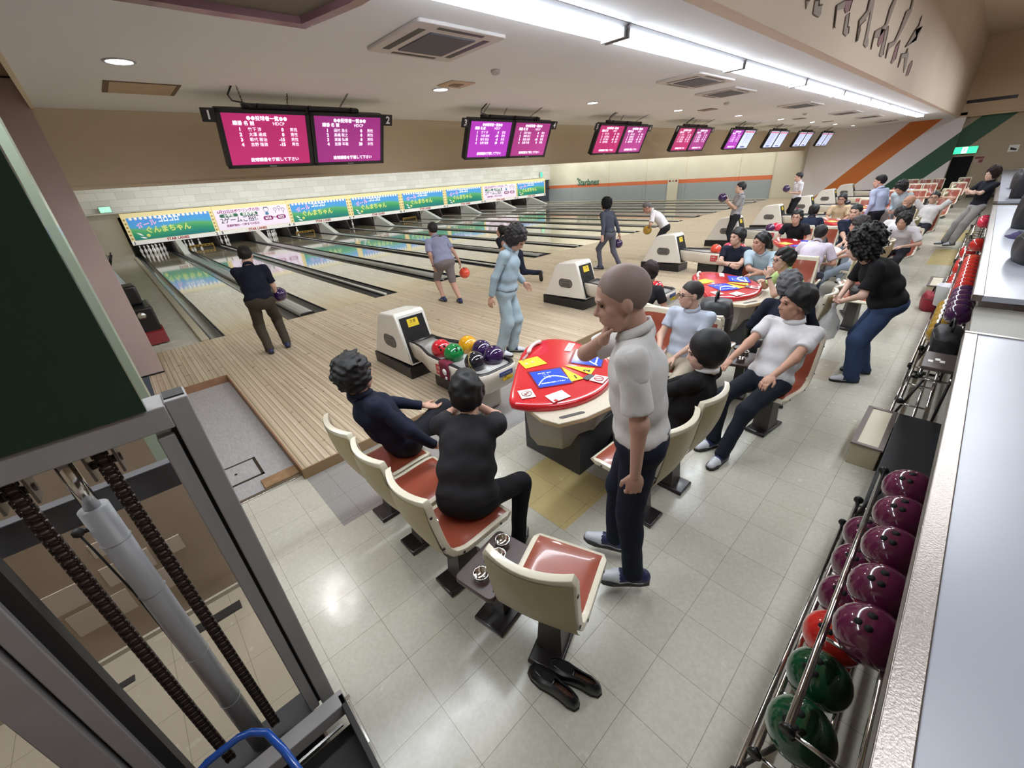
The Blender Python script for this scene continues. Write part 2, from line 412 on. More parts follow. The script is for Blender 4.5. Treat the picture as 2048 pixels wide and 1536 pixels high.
# --- side walls of the lane hall
t = NT('right_wall_paint', .6)
st = t.rect(-5, 20, .99, 1.22, t.y, t.z); lo = t.op('LESS_THAN', t.z, 1.0)
c = t.mix(lo, t.ramp(t.noise(t.co, .8, 3), [(.3, (214, 208, 186)), (.7, (224, 219, 198))]), (158, 164, 166))
c = t.mix(st, c, (214, 118, 76)); t.color(c)
b = B(); b.box(XR, .2, -.2, XR+.15, 17.5, 4.0); struct(b.obj('wall_right', t.m))
for yy in (2.1, 5.4, 8.3, 11.4, 14.9):
    b = B(); b.box(XR-.03, yy, -.1, XR, yy+.16, 4.0, 0, .004); b.obj('trim_8', t.m)['kind'] = 'structure'
# rounded pilaster
b = B(); b.box(XR-.25, -1.25, -.1, XR+.1, .2, 4.0, 0, .14, 4); struct(b.obj('wall_right', mat('pilaster', (206, 198, 178), .6)))
# striped wall beside the seats
t = NT('striped_wall_paint', .55)
so = t.op('ADD', t.y, t.op('MULTIPLY', t.z, .98))         # stripe coordinate: slope in y-z
c = t.ramp(t.noise(t.co, .7, 3), [(.3, (232, 226, 226)), (.7, (238, 232, 232))])
def band(a0, a1):
    return t.op('MULTIPLY', t.op('GREATER_THAN', so, a0), t.op('LESS_THAN', so, a1))
c = t.mix(band(-3.12, -2.02), c, (206, 116, 46)); c = t.mix(band(-5.50, -4.42), c, (44, 88, 62)); t.color(c)
b = B(); b.box(XR, -6.95, -.2, XR+.15, -1.2, 3.3); struct(b.obj('wall_right', t.m))
t2m = t.m
b = B(); b.box(XR+.3, -7.65, 1.58, XR+.4, -6.9, 3.3); b.box(XR+.3, -14.2, -.2, XR+.4, -7.65, 3.3); b.box(XR+.15, -6.95, -.2, XR+.4, -6.85, 3.3); struct(b.obj('wall_right', mat('wall_tan', (176, 160, 134), .6)))
b = B(); b.prism([(-6.95, 2.0), (-6.95, 2.66), (-7.51, 3.2), (-8.54, 3.2), (-7.3, 1.9)], XR+.292, XR+.2995, 'x'); struct(b.obj('wall_right', mat('green_stripe', (44, 88, 62), .55)))
b = B(); b.box(XR+.0, -14.2, 3.2, XR+.4, -6.74, 6.0); b.box(XR-.02, -14.2, 3.12, XR+.4, -6.6, 3.2, 0, .02); struct(b.obj('wall_right', mat('wall_high', (204, 180, 148), .6)))
b = B(); b.box(XR+.4, -7.75, -.1, XR+1.2, -6.8, 1.7); struct(b.obj('door_1', mat('doorway_curtain', (14, 13, 15), .9)))
b = B(); b.box(XR+.27, -6.97, -.1, XR+.32, -6.90, 1.60); b.box(XR+.27, -7.70, -.1, XR+.32, -7.65, 1.60); struct(b.obj('trim_9', mat('door_frame', (160, 148, 120), .5)))
b = B(); b.box(XR-.01, -14, -.1, XR+.16, -7.9, .0); struct(b.obj('baseboard_right', mat('dark_base', (60, 52, 44), .5)))
# --- left side
t = NT('pillar_paint', .6)
c = t.ramp(t.noise(t.co, 1.4, 5), [(.3, (186, 166, 160)), (.7, (200, 180, 174))])
t.color(c)
b = B(); b.box(-3.2, -1.14, -.0, -.97, -.9, 3.4); struct(b.obj('wall_left', t.m))
b = B(); b.box(-3.2, -1.148, 0, -.965, -.88, .02); struct(b.obj('baseboard_left', black_p))
b = B(); b.box(-1.6, -.9, -.2, -1.25, 17.5, 4.0); struct(b.obj('wall_left', mat('left_lane_wall', (196, 188, 170), .6)))
b = B(); b.box(-1.25, 2.0, 1.0, -1.243, 17.3, 1.22); struct(b.obj('trim_10', mat('orange_band', (206, 100, 60), .5)))
t = NT('partition_paint', .28, coat=.3)
c = t.ramp(t.noise(t.co, 2.2, 6), [(.3, (138, 120, 102)), (.7, (160, 141, 122))])
c = t.mix(t.op('MULTIPLY', t.op('GREATER_THAN', t.x, -1.1), t.op('GREATER_THAN', t.z, .85)), c, (156, 168, 148))
t.color(c)
b = B(); b.box(-3.2, -5.85, FL, -1.0, -5.7, 4.6); struct(b.obj('wall_left', t.m))
b = B(); b.box(-3.2, -5.868, FL, -1.0, -5.85, FL+.03); struct(b.obj('baseboard_left', mat('pale_base', (170, 160, 144), .4)))
b = B(); b.box(-3.3, -14.2, FL, -3.2, -.9, 6.0); struct(b.obj('wall_left', mat('wall_tan2', (184, 168, 148), .6)))
b = B(); b.box(-3.3, -14.3, FL, XR+.3, -14.2, 6.0); struct(b.obj('wall_back', mat('wall_tan2', (184, 168, 148), .6)))
# --- soffit and ceilings
t = NT('soffit_paint', .7)
t.color(t.ramp(t.noise(t.co, .6, 5), [(.3, (204, 186, 158)), (.7, (212, 194, 166))]))
b = B(); b.box(-.97, -1.14, 2.36, XR, -.98, 4.0); struct(b.obj('wall_soffit', t.m))
b = B(); b.box(-.97, -1.155, 2.345, XR, -.97, 2.375); struct(b.obj('trim_11', t.m))
t = NT('ceiling_paint', .85)
t.color(t.ramp(t.noise(t.co, .5, 6), [(.3, (224, 226, 226)), (.7, (232, 234, 234))]))
b = B(); b.box(-.95, -6.62, CZ, XR, -1.0, CZ+.1); struct(b.obj('ceiling', t.m))
b = B(); b.box(-3.2, -6.62, 3.42, -.95, -.9, 3.5); struct(b.obj('ceiling', mat('ceiling_brown', (150, 128, 106), .8)))
b = B(); b.box(-.975, -6.62, CZ-.012, -.94, -1.14, 3.5); struct(b.obj('trim_12', cream))
b = B(); b.box(-1.6, -1.0, 4.0, XR+.2, 20, 4.1); struct(b.obj('ceiling', mat('lane_ceiling', (200, 196, 180), .8)))
t = NT('fascia_paint', .7)
t.color(t.ramp(t.noise(t.co, .5, 6), [(.3, (206, 186, 164)), (.7, (216, 198, 178))]))
b = B(); b.box(-3.2, -6.74, CZ, XR+.05, -6.62, 6.0); struct(b.obj('wall_fascia', t.m))
b = B(); b.box(-3.2, -14.2, 5.95, XR+.3, -6.7, 6.05); struct(b.obj('ceiling', mat('high_ceiling', (206, 184, 156), .8)))
# ================================================================= masking units over the pins
def X3(o, x, z, y=0): return Vector((x, y, z))
t = NT('hill_picture', .35)
c = t.ramp(t.op('ADD', t.op('DIVIDE', t.z, .9), t.op('MULTIPLY', t.op('SINE', t.op('MULTIPLY', t.x, 2.1)), .08)),
           [(0, (20, 104, 106)), (.28, (40, 128, 90)), (.5, (80, 150, 92)), (.62, (62, 140, 186)), (1, (66, 128, 196))])
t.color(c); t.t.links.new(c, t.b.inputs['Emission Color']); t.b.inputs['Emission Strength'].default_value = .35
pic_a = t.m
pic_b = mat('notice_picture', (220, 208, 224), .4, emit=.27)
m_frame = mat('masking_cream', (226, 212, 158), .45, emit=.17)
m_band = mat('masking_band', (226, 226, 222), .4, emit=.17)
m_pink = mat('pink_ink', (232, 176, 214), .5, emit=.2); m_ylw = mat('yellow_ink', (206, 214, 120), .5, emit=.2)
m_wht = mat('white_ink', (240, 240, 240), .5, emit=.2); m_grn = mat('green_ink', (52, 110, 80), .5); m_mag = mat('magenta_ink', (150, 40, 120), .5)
m_drk = mat('dark_ink', (40, 60, 60), .5); m_brn = mat('tan_ink', (196, 160, 90), .5); m_blu = mat('blue_ink', (90, 150, 200), .5)
FR = lambda x, z, y: frame((x, y, z), (1, 0, 0), (0, 0, 1))
YM = 16.98
def masking(k, x0, w, kind):
    r = thing('masking_unit', '', 'sign', (x0, YM, .54))
    n1, n2 = NW[2*k+1], NW[2*k+2]
    if kind == 'a': tag(r, 'masking board with blue sky and green hill picture above lanes %s and %s' % (n1, n2), 'sign', 'masking boards over the pins')
    else: tag(r, 'pale lilac notice masking board with June dates above lanes %s and %s' % (n1, n2), 'sign', 'masking boards over the pins')
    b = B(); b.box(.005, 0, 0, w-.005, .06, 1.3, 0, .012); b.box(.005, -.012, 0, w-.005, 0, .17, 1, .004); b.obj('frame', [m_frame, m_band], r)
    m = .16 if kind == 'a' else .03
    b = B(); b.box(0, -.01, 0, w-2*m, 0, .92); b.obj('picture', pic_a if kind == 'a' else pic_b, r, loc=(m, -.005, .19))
    text(str(2*k+1), .17, ink_b, r, FR(.1, .085, -.016), 'lane_number', bold=.006)
    text(str(2*k+2), .17, ink_b, r, FR(w-.14, .085, -.016), 'lane_number', bold=.006)
    text('STAR LANES', .155, ink_r, r, FR(w/2, .1, -.016), 'lettering', bold=.006)
    y = -.019
    if kind == 'a':
        text('ボール', .26, m_pink, r, frame((.78, y, .80), (1, 0, .22), (-.22, 0, 1)), 'lettering', bold=.008)
        text('コロコロ', .25, m_wht, r, FR(1.62, .93, y), 'lettering', bold=.01, xs=.8)
        text('ぐんまちゃん', .31, m_ylw, r, FR(1.5, .55, y), 'lettering', bold=.009, xs=.92)
        b = B()
        for i in range(17):
            cx = .3 + i*(w-.6)/16; b.cyl((cx, y, 1.06), (cx, y+.004, 1.06), .06, 12)
        b.obj('white_disc_row', m_wht, r)
        b = B()
        for cx in (.085, w-.085):
            for i in range(6):
                z = .27+i*.155
                b.cyl((cx, -.008, z), (cx, y+.004, z), .035, 10)
        b.obj('tan_disc_column', m_brn, r)
        b = B()
        for (cx, cz, an) in ((.42, .42, -.6), (.5, .27, -.3)):
            d = Vector((math.cos(an), 0, math.sin(an))); p = Vector((cx, y, cz)); n_ = Vector((-d.z, 0, d.x))
            b.quad([p-d*.14, p+n_*.035, p+d*.12, p-n_*.035])
        b.obj('white_leaves', m_wht, r, fixn=False)
        b = B(); b.cyl((.68, y, .34), (.68, y+.004, .34), .07, 16); b.obj('yellow_dot', m_ylw, r)
    else:
        text('6月22日はボウリングの日!', .17, m_mag, r, FR(1.12, 1.0, y), 'lettering', bold=.004, xs=.95)
        for (cx, s_) in ((.62, '小学生'), (1.52, '未就学児')):
            b = B(); b.prism([(cx+p[0], .83+p[1]) for p in rrect(-.4, -.075, .4, .075, .07)], y, y+.004, 'y'); b.obj('green_pill', m_grn, r)
            text(s_, .15, m_wht, r, FR(cx, .83, y-.002), 'lettering', bold=.004)
        text('2ゲームご招待', .30, m_drk, r, FR(1.08, .60, y), 'lettering', bold=.004, xs=.9)
        text('営業時間内・17時までの受付', .12, m_mag, r, FR(1.12, .36, y), 'lettering', bold=.003, xs=.95)
        for (cx, s_) in ((2.35, '6/16'), (2.98, '6/22')):
            b = B(); b.prism([(cx+p[0], .54+p[1]) for p in rrect(-.23, -.1, .23, .1, .09)], y, y+.004, 'y'); b.obj('magenta_pill', m_mag, r)
            text(s_, .16, m_wht, r, FR(cx, .54, y-.002), 'lettering', bold=.006)
        text('〜', .2, m_mag, r, FR(2.665, .54, y), 'lettering', bold=.006)
        # line drawings of children
        for (cx, cz, rr, mm) in ((2.35, .95, .12, m_drk), (2.78, .92, .075, m_drk), (2.98, .98, .075, m_drk), (3.16, .88, .075, m_drk)):
            b = B(); b.tube([(cx+rr*math.cos(a), y-.001, cz+rr*.85*math.sin(a)) for a in [2*PI*i/16 for i in range(16)]], .007, 4, closed=True)
            b.tube([(cx-rr, y-.001, cz+.02), (cx-rr*.6, y-.001, cz+rr*.9), (cx+rr*.6, y-.001, cz+rr*.9), (cx+rr, y-.001, cz+.02)], .014 if rr > .1 else .008, 4)
            b.tube([(cx, y-.001, cz-rr), (cx-.02, y-.001, cz-rr*2.2)], .01, 4); b.obj('child_drawing', mm, r)
        b = B(); b.prism([(2.26, .70), (2.44, .70), (2.42, .83), (2.28, .83)], y, y+.003, 'y'); b.obj('blue_coat', m_blu, r)
    return r
for k in range(8):
    masking(k, -.2+k*PIT, PIT, 'b' if k in (1, 6) else 'a')
# ================================================================= pins
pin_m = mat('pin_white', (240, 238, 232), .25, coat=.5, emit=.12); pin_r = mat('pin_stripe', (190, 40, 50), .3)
def pin_mesh():
    b = B()
    b.lathe([(.026, 0), (.034, .02), (.05, .07), (.0605, .115), (.058, .15), (.046, .19), (.031, .23), (.0235, .255), (.024, .275), (.030, .31), (.0325, .335), (.029, .36), (.018, .376), (.004, .381)], seg=14)
    b2 = B(); b2.lathe([(.0275, .243), (.0248, .25)], seg=14, cap=False); b2.lathe([(.0245, .268), (.0262, .278)], seg=14, cap=False)
    return b, b2
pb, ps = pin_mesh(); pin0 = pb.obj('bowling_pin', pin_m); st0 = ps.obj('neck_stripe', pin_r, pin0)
P10 = [(0, 0)] + [((j-(r_)/2)*.3048, r_*.264) for r_ in range(1, 4) for j in range(r_+1)]
ROWN = ['head', 'second row left', 'second row right', 'third row left', 'third row middle', 'third row right', 'back row left end', 'back row second', 'back row third', 'back row right end']
standing = {1: range(10), 2: (3, 6, 7, 8), 3: (6, 7, 3), 4: (5, 8, 9, 4, 2), 5: (4,), 6: (8,), 7: (4,), 8: (6,)}
first = True
for ln, ps_ in standing.items():
    for q in ps_:
        dx, dy = P10[q]; loc = (lane_x(ln)+LW/2+dx, 18.29+dy, 0)
        lab = 'white bowling pin at the %s of lane %s' % (ROWN[q]+(' spot' if q == 0 else ''), NW[ln])
        if first: pin0.location = loc; tag(pin0, lab, 'bowling pin', 'standing pins'); first = False
        else: dup(pin0, loc, None, lab, 'standing pins')
m_sweep = mat('sweep_yellow', (206, 172, 84), .5)
for ln in (2, 5, 9):
    x = lane_x(ln)
    b = B(); b.box(x+.04, 17.5, .1, x+LW-.04, 17.53, .2, 0, .006); b.box(x+.02, 17.5, .0, x+.06, 17.53, .2, 0, .004); b.box(x+LW-.06, 17.5, .0, x+LW-.02, 17.53, .2, 0, .004); o = b.obj('sweep_bar', m_sweep)
    tag(o, 'yellow pin sweep bar lowered across lane %s' % NW[ln], 'bar', 'sweep bars')
    b = B()
    for i in range(6): b.box(x+.12+i*.15, 17.49, .13, x+.2+i*.15, 17.5, .17)
    b.obj('dark_marks', ink_b, o)
# ================================================================= score monitors hanging from chains
m_scr = [mat('screen_crimson', (158, 34, 92), .3, emit=.58), mat('screen_plum', (132, 38, 108), .3, emit=.58), mat('screen_violet', (150, 44, 160), .3, emit=.62), mat('screen_mauve', (140, 44, 110), .3, emit=.58), mat('screen_pale', (176, 186, 214), .3, emit=.62)]
m_lit = mat('screen_white', (240, 235, 250), .4, emit=.8); m_litd = mat('screen_navy_text', (90, 90, 150), .4, emit=.3); m_litp = mat('screen_pink_bar', (200, 90, 110), .4, emit=.5)
tx = Vector((1, 0, 0)); ty = Vector((0, -.25, .56)).normalized()
NAMES = [['竹下 渉', '大澤 達成', '歌代 雅治', '吉野 隆雅'], ['田村 浩士', '高橋 聡之', '渡邉 弘康', '加藤 年哉']]
HD = [[('0', '男性'), ('0', '男性'), ('-15', '男性'), ('-15', '男性')], [('0', '男性'), ('0', '男性'), ('0', '男性'), ('20', '女性')],
      [('0', '男性'), ('-18', '男性'), ('-8', '男性'), ('20', '女性')], [('0', '男性'), ('0', '男性'), ('-10', '男性'), ('0', '男性')]]
def monitor(k):
    x0 = .42 + k*PIT
    r = thing('score_monitor', 'twin black score monitor hanging from chains over lanes %s and %s' % (NW[2*k+1], NW[2*k+2]), 'monitor', (x0, -2.40, 2.44), 0, 'hanging score monitors')
    def P(x, h, d=0):     # x along, h up the tilted face, d towards the seats
        nrm = tx.cross(ty)
        return Vector((x, 0, 0)) + ty*h + nrm*d
    Mb = frame(P(0, 0), tx, ty)
    for s_ in range(2):
        xa = .0 + s_*.98
        b = B(); b.box(xa, 0, -.09, xa+.97, .60, -.01, 0, .015, M=Mb); b.box(xa, 0, -.01, xa+.97, .035, .006, M=Mb); b.box(xa, .565, -.01, xa+.97, .60, .006, M=Mb); b.box(xa, 0, -.01, xa+.045, .60, .006, M=Mb); b.box(xa+.925, 0, -.01, xa+.97, .6, .006, M=Mb)
        cs = b.obj('monitor_case', black_p, r)
        if k < 4: mi = [[0, 1], [2, 3], [0, 3], [0, 1]][k][s_]
        elif k == 4: mi = 2 if s_ == 0 else 4
        else: mi = 4
        b = B(); b.box(xa+.045, .035, -.008, xa+.925, .565, -.002, M=Mb); sc = b.obj('screen', m_scr[mi], r)
        def TX(s, x, y, size, al='CENTER', bold=.0, m=m_lit, xs=1):
            return text(s, size, m, sc, frame(P(xa+x, y, .0), tx, ty), 'screen_text', al, bold=bold, xs=xs)
        if mi < 4:
            TX('●●投球者一覧●●', .5, .515, .05, bold=.001); TX('順番 名 前', .14, .465, .048, 'LEFT', .001); TX('HDCP', .55, .465, .048, 'LEFT')
            nm = NAMES[(2*k+s_) % 2]; hd = HD[min(3, 2*k+s_)]
            for i in range(4):
                yy = .405-i*.052
                TX(str(i+1), .2, yy, .05, bold=.002); TX(nm[i], .28, yy, .043, 'LEFT'); TX(hd[i][0], .66, yy, .05, 'RIGHT', .002); TX(hd[i][1], .73, yy, .043, 'LEFT')
            TX('投球順番を確認して下さい', .52, .085, .045, bold=.001)
        else:
            for i in range(3):
                b = B(); b.box(xa+.1+i*.27, .5, 0, xa+.33+i*.27, .54, .002, M=Mb); b.obj('pink_bar', m_litp, sc)
            for i in range(6): TX('個人 %d ---- %d%d' % (i+1, 12+i, i*7), .48, .44-i*.055, .05, m=m_litd)
            b = B(); b.box(xa+.3, .06, 0, xa+.66, .1, .002, M=Mb); b.obj('dark_bar', m_litd, sc)
        text('Panasonic', .02, ink_w, cs, frame(P(xa+.48, .017, .0075), tx, ty), 'lettering')
    for s_, xa in ((0, -.13), (1, 1.95)):
        b = B(); b.box(xa, .47, -.02, xa+.13, .6, 0, 0, .003, M=Mb); nb = b.obj('number_plate', black_p, r)
        text(str(2*k+1+s_), .12, ink_w, nb, frame(P(xa+.065, .535, .001), tx, ty), 'lane_number', bold=.003)
    b = B(); b.box(.28, .6, -.09, 1.62, .64, -.03, 0, .005, M=Mb)
    for xx in (.42, .98, 1.5): b.box(xx, .62, -.02, xx+.03, .66, .01, M=Mb)
    b.obj('hanger_rail', black_p, r)
    top = CZ - 2.44
    for (xx, dy) in ((.20, -.52), (.76, -.30), (1.38, -.52)):
        e = P(min(max(xx, .3), 1.6), .64, -.06); s0 = Vector((xx, dy, top))
        b = B(); L = (e-s0).length; n = max(4, int(L/.035)); d = (e-s0)/n
        for i in range(n):
            a = s0 + d*i; m_ = a + d*.5; u = d.normalized(); v = u.cross(Vector((0, 1, 0)) if i % 2 else Vector((1, 0, 0))).normalized()
            b.tube([m_+u*.022*math.cos(2*PI*j/8)+v*.009*math.sin(2*PI*j/8) for j in range(8)], .0028, 4, closed=True)
        b.obj('chain', mat('chain_dark', (50, 44, 40), .4, .7), r)
    b = B(); b.tube([(.16, -.5, top), (.13, -.4, top-.06), (.17, -.33, top-.1), (.28, -.3, .6), (.36, -.28, .58)], .009, 6); b.obj('cable', black_p, r)
    return r
for k in range(8): monitor(k)
# ================================================================= ceiling fixtures
m_tube = mat('lamp_tube', (236, 245, 255), .4, emit=10); m_fix = mat('fixture_white', (176, 178, 182), .5)
for i in range(9):
    x = .3 - .04 + i*2.42
    r = thing('tube_lamp', '', 'lamp', (x, -6.03, CZ-.003), 0, 'row of ceiling tube lamps')
    r['label'] = 'long white twin tube lamp, %s in the row counted from the camera' % ('nearest first second third fourth fifth sixth seventh last'.split()[i])
    b = B(); b.prism([(-.13, 0), (.13, 0), (.09, -.03), (-.09, -.03)], .01, 2.41, 'x'); b.obj('fixture_body', m_fix, r)
    for dy in (-.075, .075):
        b = B(); b.cyl((.05, dy, -.055), (2.37, dy, -.055), .019, 12); b.obj('lamp_tube', m_tube, r)
    for xx in (.02, 2.38):
        b = B(); b.box(xx, -.11, -.085, xx+.025, .11, -.02); b.obj('lamp_holder', mat('holder_grey', (150, 152, 150), .4), r)
m_down = mat('downlight_glow', (250, 252, 255), .4, emit=14)
DL = [-.31, 2.73, 5.81, 8.8, 12.04, 15.35, 18.75, 22.0, 25.2]
for i, x in enumerate(DL):
    r = thing('downlight', 'round recessed ceiling downlight, %s from the left wall' % ('first second third fourth fifth sixth seventh eighth ninth'.split()[i]), 'lamp', (x, -3.5, CZ), 0, 'round ceiling downlights')
    b = B(); b.lathe([(.085, -.001), (.088, -.008), (.105, -.006), (.108, 0)], seg=24, cap=False); b.obj('rim', m_fix, r)
    b = B(); b.lathe([(.0, -.004), (.084, -.004)], seg=24, cap=False); b.obj('lamp_disc', m_down, r)
    d = bpy.data.lights.new('downlight_lamp', 'SPOT'); d.energy = 55; d.spot_size = math.radians(160); d.spot_blend = .6; d.shadow_soft_size = .08; d.color = (1, .98, .95)
    o = bpy.data.objects.new('downlight_lamp', d); COL.objects.link(o); o.location = (x, -3.5, CZ-.03)
m_grl = mat('ac_grille', (88, 88, 96), .6); m_ac = mat('ac_white', (206, 200, 196), .5)
def cassette(x, y, w, d, lab, rz=0):
    r = thing('ceiling_air_conditioner', lab, 'air conditioner', (x, y, CZ), rz, 'ceiling air conditioners')
    b = B(); b.prism(rrect(-w/2, -d/2, w/2, d/2, .03), -.025, 0, 'z', bev=.006); b.obj('panel', m_ac, r)
    b = B(); b.box(-w*.26, -d*.3, -.034, w*.26, d*.3, -.024, 0, .004); g_ = b.obj('grille', m_grl, r)
    b = B()
    for sx in (-1, 1): b.box(sx*w*.37-.03, -d*.34, -.027, sx*w*.37+.03, d*.34, -.0245)
    b.box(-w*.26, d*.42-.02, -.027, w*.26, d*.42+.02, -.0245); b.box(-w*.26, -d*.42-.02, -.027, w*.26, -d*.42+.02, -.0245)
    b.obj('air_slot', black_p, r)
cassette(1.6, -5.07, .82, .80, 'square ceiling air conditioner with grey grille, nearest to the camera')
cassette(5.75, -5.28, 1.1, .62, 'flat ceiling air conditioner beyond the nearest square one')
cassette(7.4, -5.02, .9, .66, 'small ceiling air conditioner with side louvre near the long row of tubes')
for i, (x, y) in enumerate(((11.6, -5.0), (16.0, -5.0), (19.4, -5.0), (24.0, -4.8))):
    cassette(x, y, 1.1, .66, 'distant ceiling air conditioner, %s beyond the first three' % ('first', 'second', 'third', 'fourth')[i])
for i, (x, y) in enumerate(((2.71, -4.54), (8.85, -4.46), (14.3, -4.4))):
    b = B(); b.lathe([(.05, 0), (.05, -.02), (.035, -.04), (.0, -.045)], (x, y, CZ), 16); o = b.obj('smoke_detector', mat('detector', (176, 168, 160), .5))
    tag(o, 'small round smoke detector on the ceiling, %s one from the camera' % ('nearest', 'second', 'third')[i], 'detector', 'smoke detectors')
r = thing('ceiling_vent', 'small square ceiling vent with cream frame beside the second downlight', 'vent', (2.72, -3.83, CZ))
b = B(); b.box(-.17, -.15, -.012, .17, .15, 0, 0, .004); b.obj('frame', mat('vent_cream', (196, 172, 140), .5), r)
b = B(); b.box(-.07, -.06, -.016, .07, .06, -.012); b.obj('louvre', mat('vent_brown', (120, 98, 76), .5), r)
for i, x in enumerate((9.35, 15.9, 19.3)):
    b = B(); b.box(x, -3.95, CZ-.012, x+.34, -3.65, CZ, 0, .003); o = b.obj('ceiling_vent', mat('vent_brown', (120, 98, 76), .5)); tag(o, 'far ceiling vent plate %s in line with the downlights' % ('nearest', 'middle', 'farthest')[i], 'vent', 'far ceiling vents')
r = thing('ceiling_access_panel', 'rectangular ceiling access panel outlined in brown near the left corner', 'panel', (-.11, -2.5, CZ))
b = B(); b.box(-.29, -.27, -.006, .29, .27, 0); b.obj('frame', mat('frame_brown', (112, 90, 66), .6), r)
b = B(); b.box(-.25, -.255, -.009, .25, .255, -.005); b.obj('cover', mat('cover_tan', (190, 166, 138), .7), r)
r = thing('ceiling_hood', 'ceiling recess edged with shiny pink film above the camera', 'ceiling panel', (.25, -5.35, CZ))
pf = mat('pink_film', (150, 110, 118), .25, coat=.6, bump=.4, bscale=14)
b = B()
pts = [(-.75, .32, 0), (-.26, .32, 0), (.32, .30, 0), (.46, -.25, 0), (.5, -.8, 0), (-.7, -.8, 0)]
for i in range(6):
    a = Vector(pts[i]); c_ = Vector(pts[(i+1) % 6]); ctr = Vector((0, -.2, 0)); ai = a+(ctr-a)*.16; ci = c_+(ctr-c_)*.16
    b._faces([a+Vector((0, 0, 0)), c_, ci, ai, a+Vector((0, 0, -.05)), c_+Vector((0, 0, -.05)), ci+Vector((0, 0, -.05)), ai+Vector((0, 0, -.05))], [(0, 1, 2, 3), (7, 6, 5, 4), (0, 4, 5, 1), (1, 5, 6, 2), (2, 6, 7, 3), (3, 7, 4, 0)])
b.obj('pink_edge', pf, r)
b = B(); b.prism([(p[0]*.86, -.2+(p[1]+.2)*.86) for p in pts], -.012, 0, 'z'); b.obj('recess', mat('recess_grey', (118, 108, 96), .7), r)
# exit signs, notices, wall fittings
ex_g = mat('exit_green', (40, 200, 120), .4, emit=1.7); ex_w = mat('exit_white', (235, 250, 220), .4, emit=2.4)
r = thing('exit_sign', 'long green lit exit sign over the dark doorway', 'sign', (XR+.22, -7.27, 1.83))
b = B(); b.box(-.06, -.42, -.15, .06, .42, .15, 0, .01); b.obj('sign_case', m_fix, r)
b = B(); b.box(-.068, -.40, -.13, -.06, .40, .13); b.obj('sign_face', ex_g, r)
b = B(); b.box(-.072, -.09, -.12, -.068, .07, .12); b.obj('running_man_panel', ex_w, r)
b = B(); b.ball((-.075, .0, .07), .02, 10); b.box(-.078, -.02, -.03, -.072, .02, .05); b.tube([(-.075, 0, -.03), (-.075, .04, -.09)], .008, 5); b.tube([(-.075, 0, -.03), (-.075, -.04, -.09)], .008, 5); b.obj('running_man', ex_g, r)
r = thing('exit_sign', 'small green exit light on the white ledge at the left end of the lanes', 'sign', (-.55, 17.05, 1.92))
b = B(); b.box(-.2, 0, 0, .2, .08, .26, 0, .01); b.obj('sign_case', m_fix, r); b = B(); b.box(-.18, -.006, .03, .18, 0, .23); b.obj('sign_face', mat('exit_pale', (120, 220, 150), .4, emit=1.2), r)
text('7', .14, ink_w, r, FR(0, .12, -.012))
r = thing('exit_sign', 'small exit light at the right end of the white block wall', 'sign', (26.9, 17.2, 1.92))
b = B(); b.box(-.15, 0, 0, .15, .08, .4, 0, .01); b.obj('sign_case', m_fix, r); b = B(); b.box(-.1, -.006, .04, .1, 0, .36); b.obj('sign_face', ex_g, r)
r = thing('wall_notice', 'red and white notice plate beside the far doorway', 'sign', (XR+.29, -7.85, 1.42))
b = B(); b.box(-.01, -.15, -.16, .0, .15, .16); b.obj('plate', mat('notice_pale', (190, 160, 150), .5), r)
b = B(); b.box(-.014, -.14, .03, -.01, .14, .12); b.box(-.014, -.13, -.12, -.01, .0, .0); b.obj('red_panels', mat('notice_red', (130, 60, 56), .5), r)
r = thing('wall_notice', 'small white notice high on the far wall right of the doorway', 'sign', (XR+.29, -8.75, 1.78))
b = B(); b.box(-.01, -.15, -.13, .0, .15, .13); b.obj('plate', paper, r); b = B(); b.prism([(-.1, -.02), (.1, .05), (.08, -.06), (-.1, -.08)], -.014, -.01, 'x'); b.obj('dark_drawing', ink_b, r)
r = thing('hose_cabinet', 'tall cream fire hose cabinet with three red lamps on the right wall', 'cabinet', (XR-.05, 6.22, -.02))
b = B(); b.box(-.06, -.37, .0, .015, .37, 1.35, 0, .01); b.obj('cabinet_body', mat('cabinet_cream', (214, 208, 186), .4), r)
b = B(); b.box(-.068, -.33, .05, -.06, .33, 1.02, 0, .003); b.obj('cabinet_door', mat('cabinet_cream', (214, 208, 186), .4), r)
for i, (y, m) in enumerate(((.22, 'alarm_red'), (-.02, 'alarm_brown'), (-.24, 'alarm_red'))):
    b = B(); b.cyl((-.06, y, 1.18), (-.085, y, 1.18), .06 if m == 'alarm_red' else .04, 16); b.obj('lamp', mat(m, (150, 40, 40) if m == 'alarm_red' else (130, 80, 60), .4), r)
r = thing('wall_lettering', 'green cursive name lettering on the right wall above the orange stripe', 'sign', (XR-.015, 13.35, 1.34))
text('Starlanes', .62, mat('logo_green', (34, 110, 90), .5), r, frame((-.02, 0, 0), (0, -1, 0), (0, 0, 1)), 'lettering', bold=.006, xs=.92, shear=.25, ext=.004)
b = B(); b.prism([(.98+.1*math.cos(a)*(1 if i % 2 == 0 else .45), .28+.1*math.sin(a)*(1 if i % 2 == 0 else .45)) for i, a in enumerate([PI/2+PI*j/5 for j in range(10)])], -.03, -.012, 'x'); b.obj('star', MATS['logo_green'], r)
b = B(); b.box(XR-.012, -8.25, 3.62, XR-.004, -6.78, 3.74); o = b.obj('air_slot', black_p); tag(o, 'long black air slot high on the end wall above the doorway', 'vent')
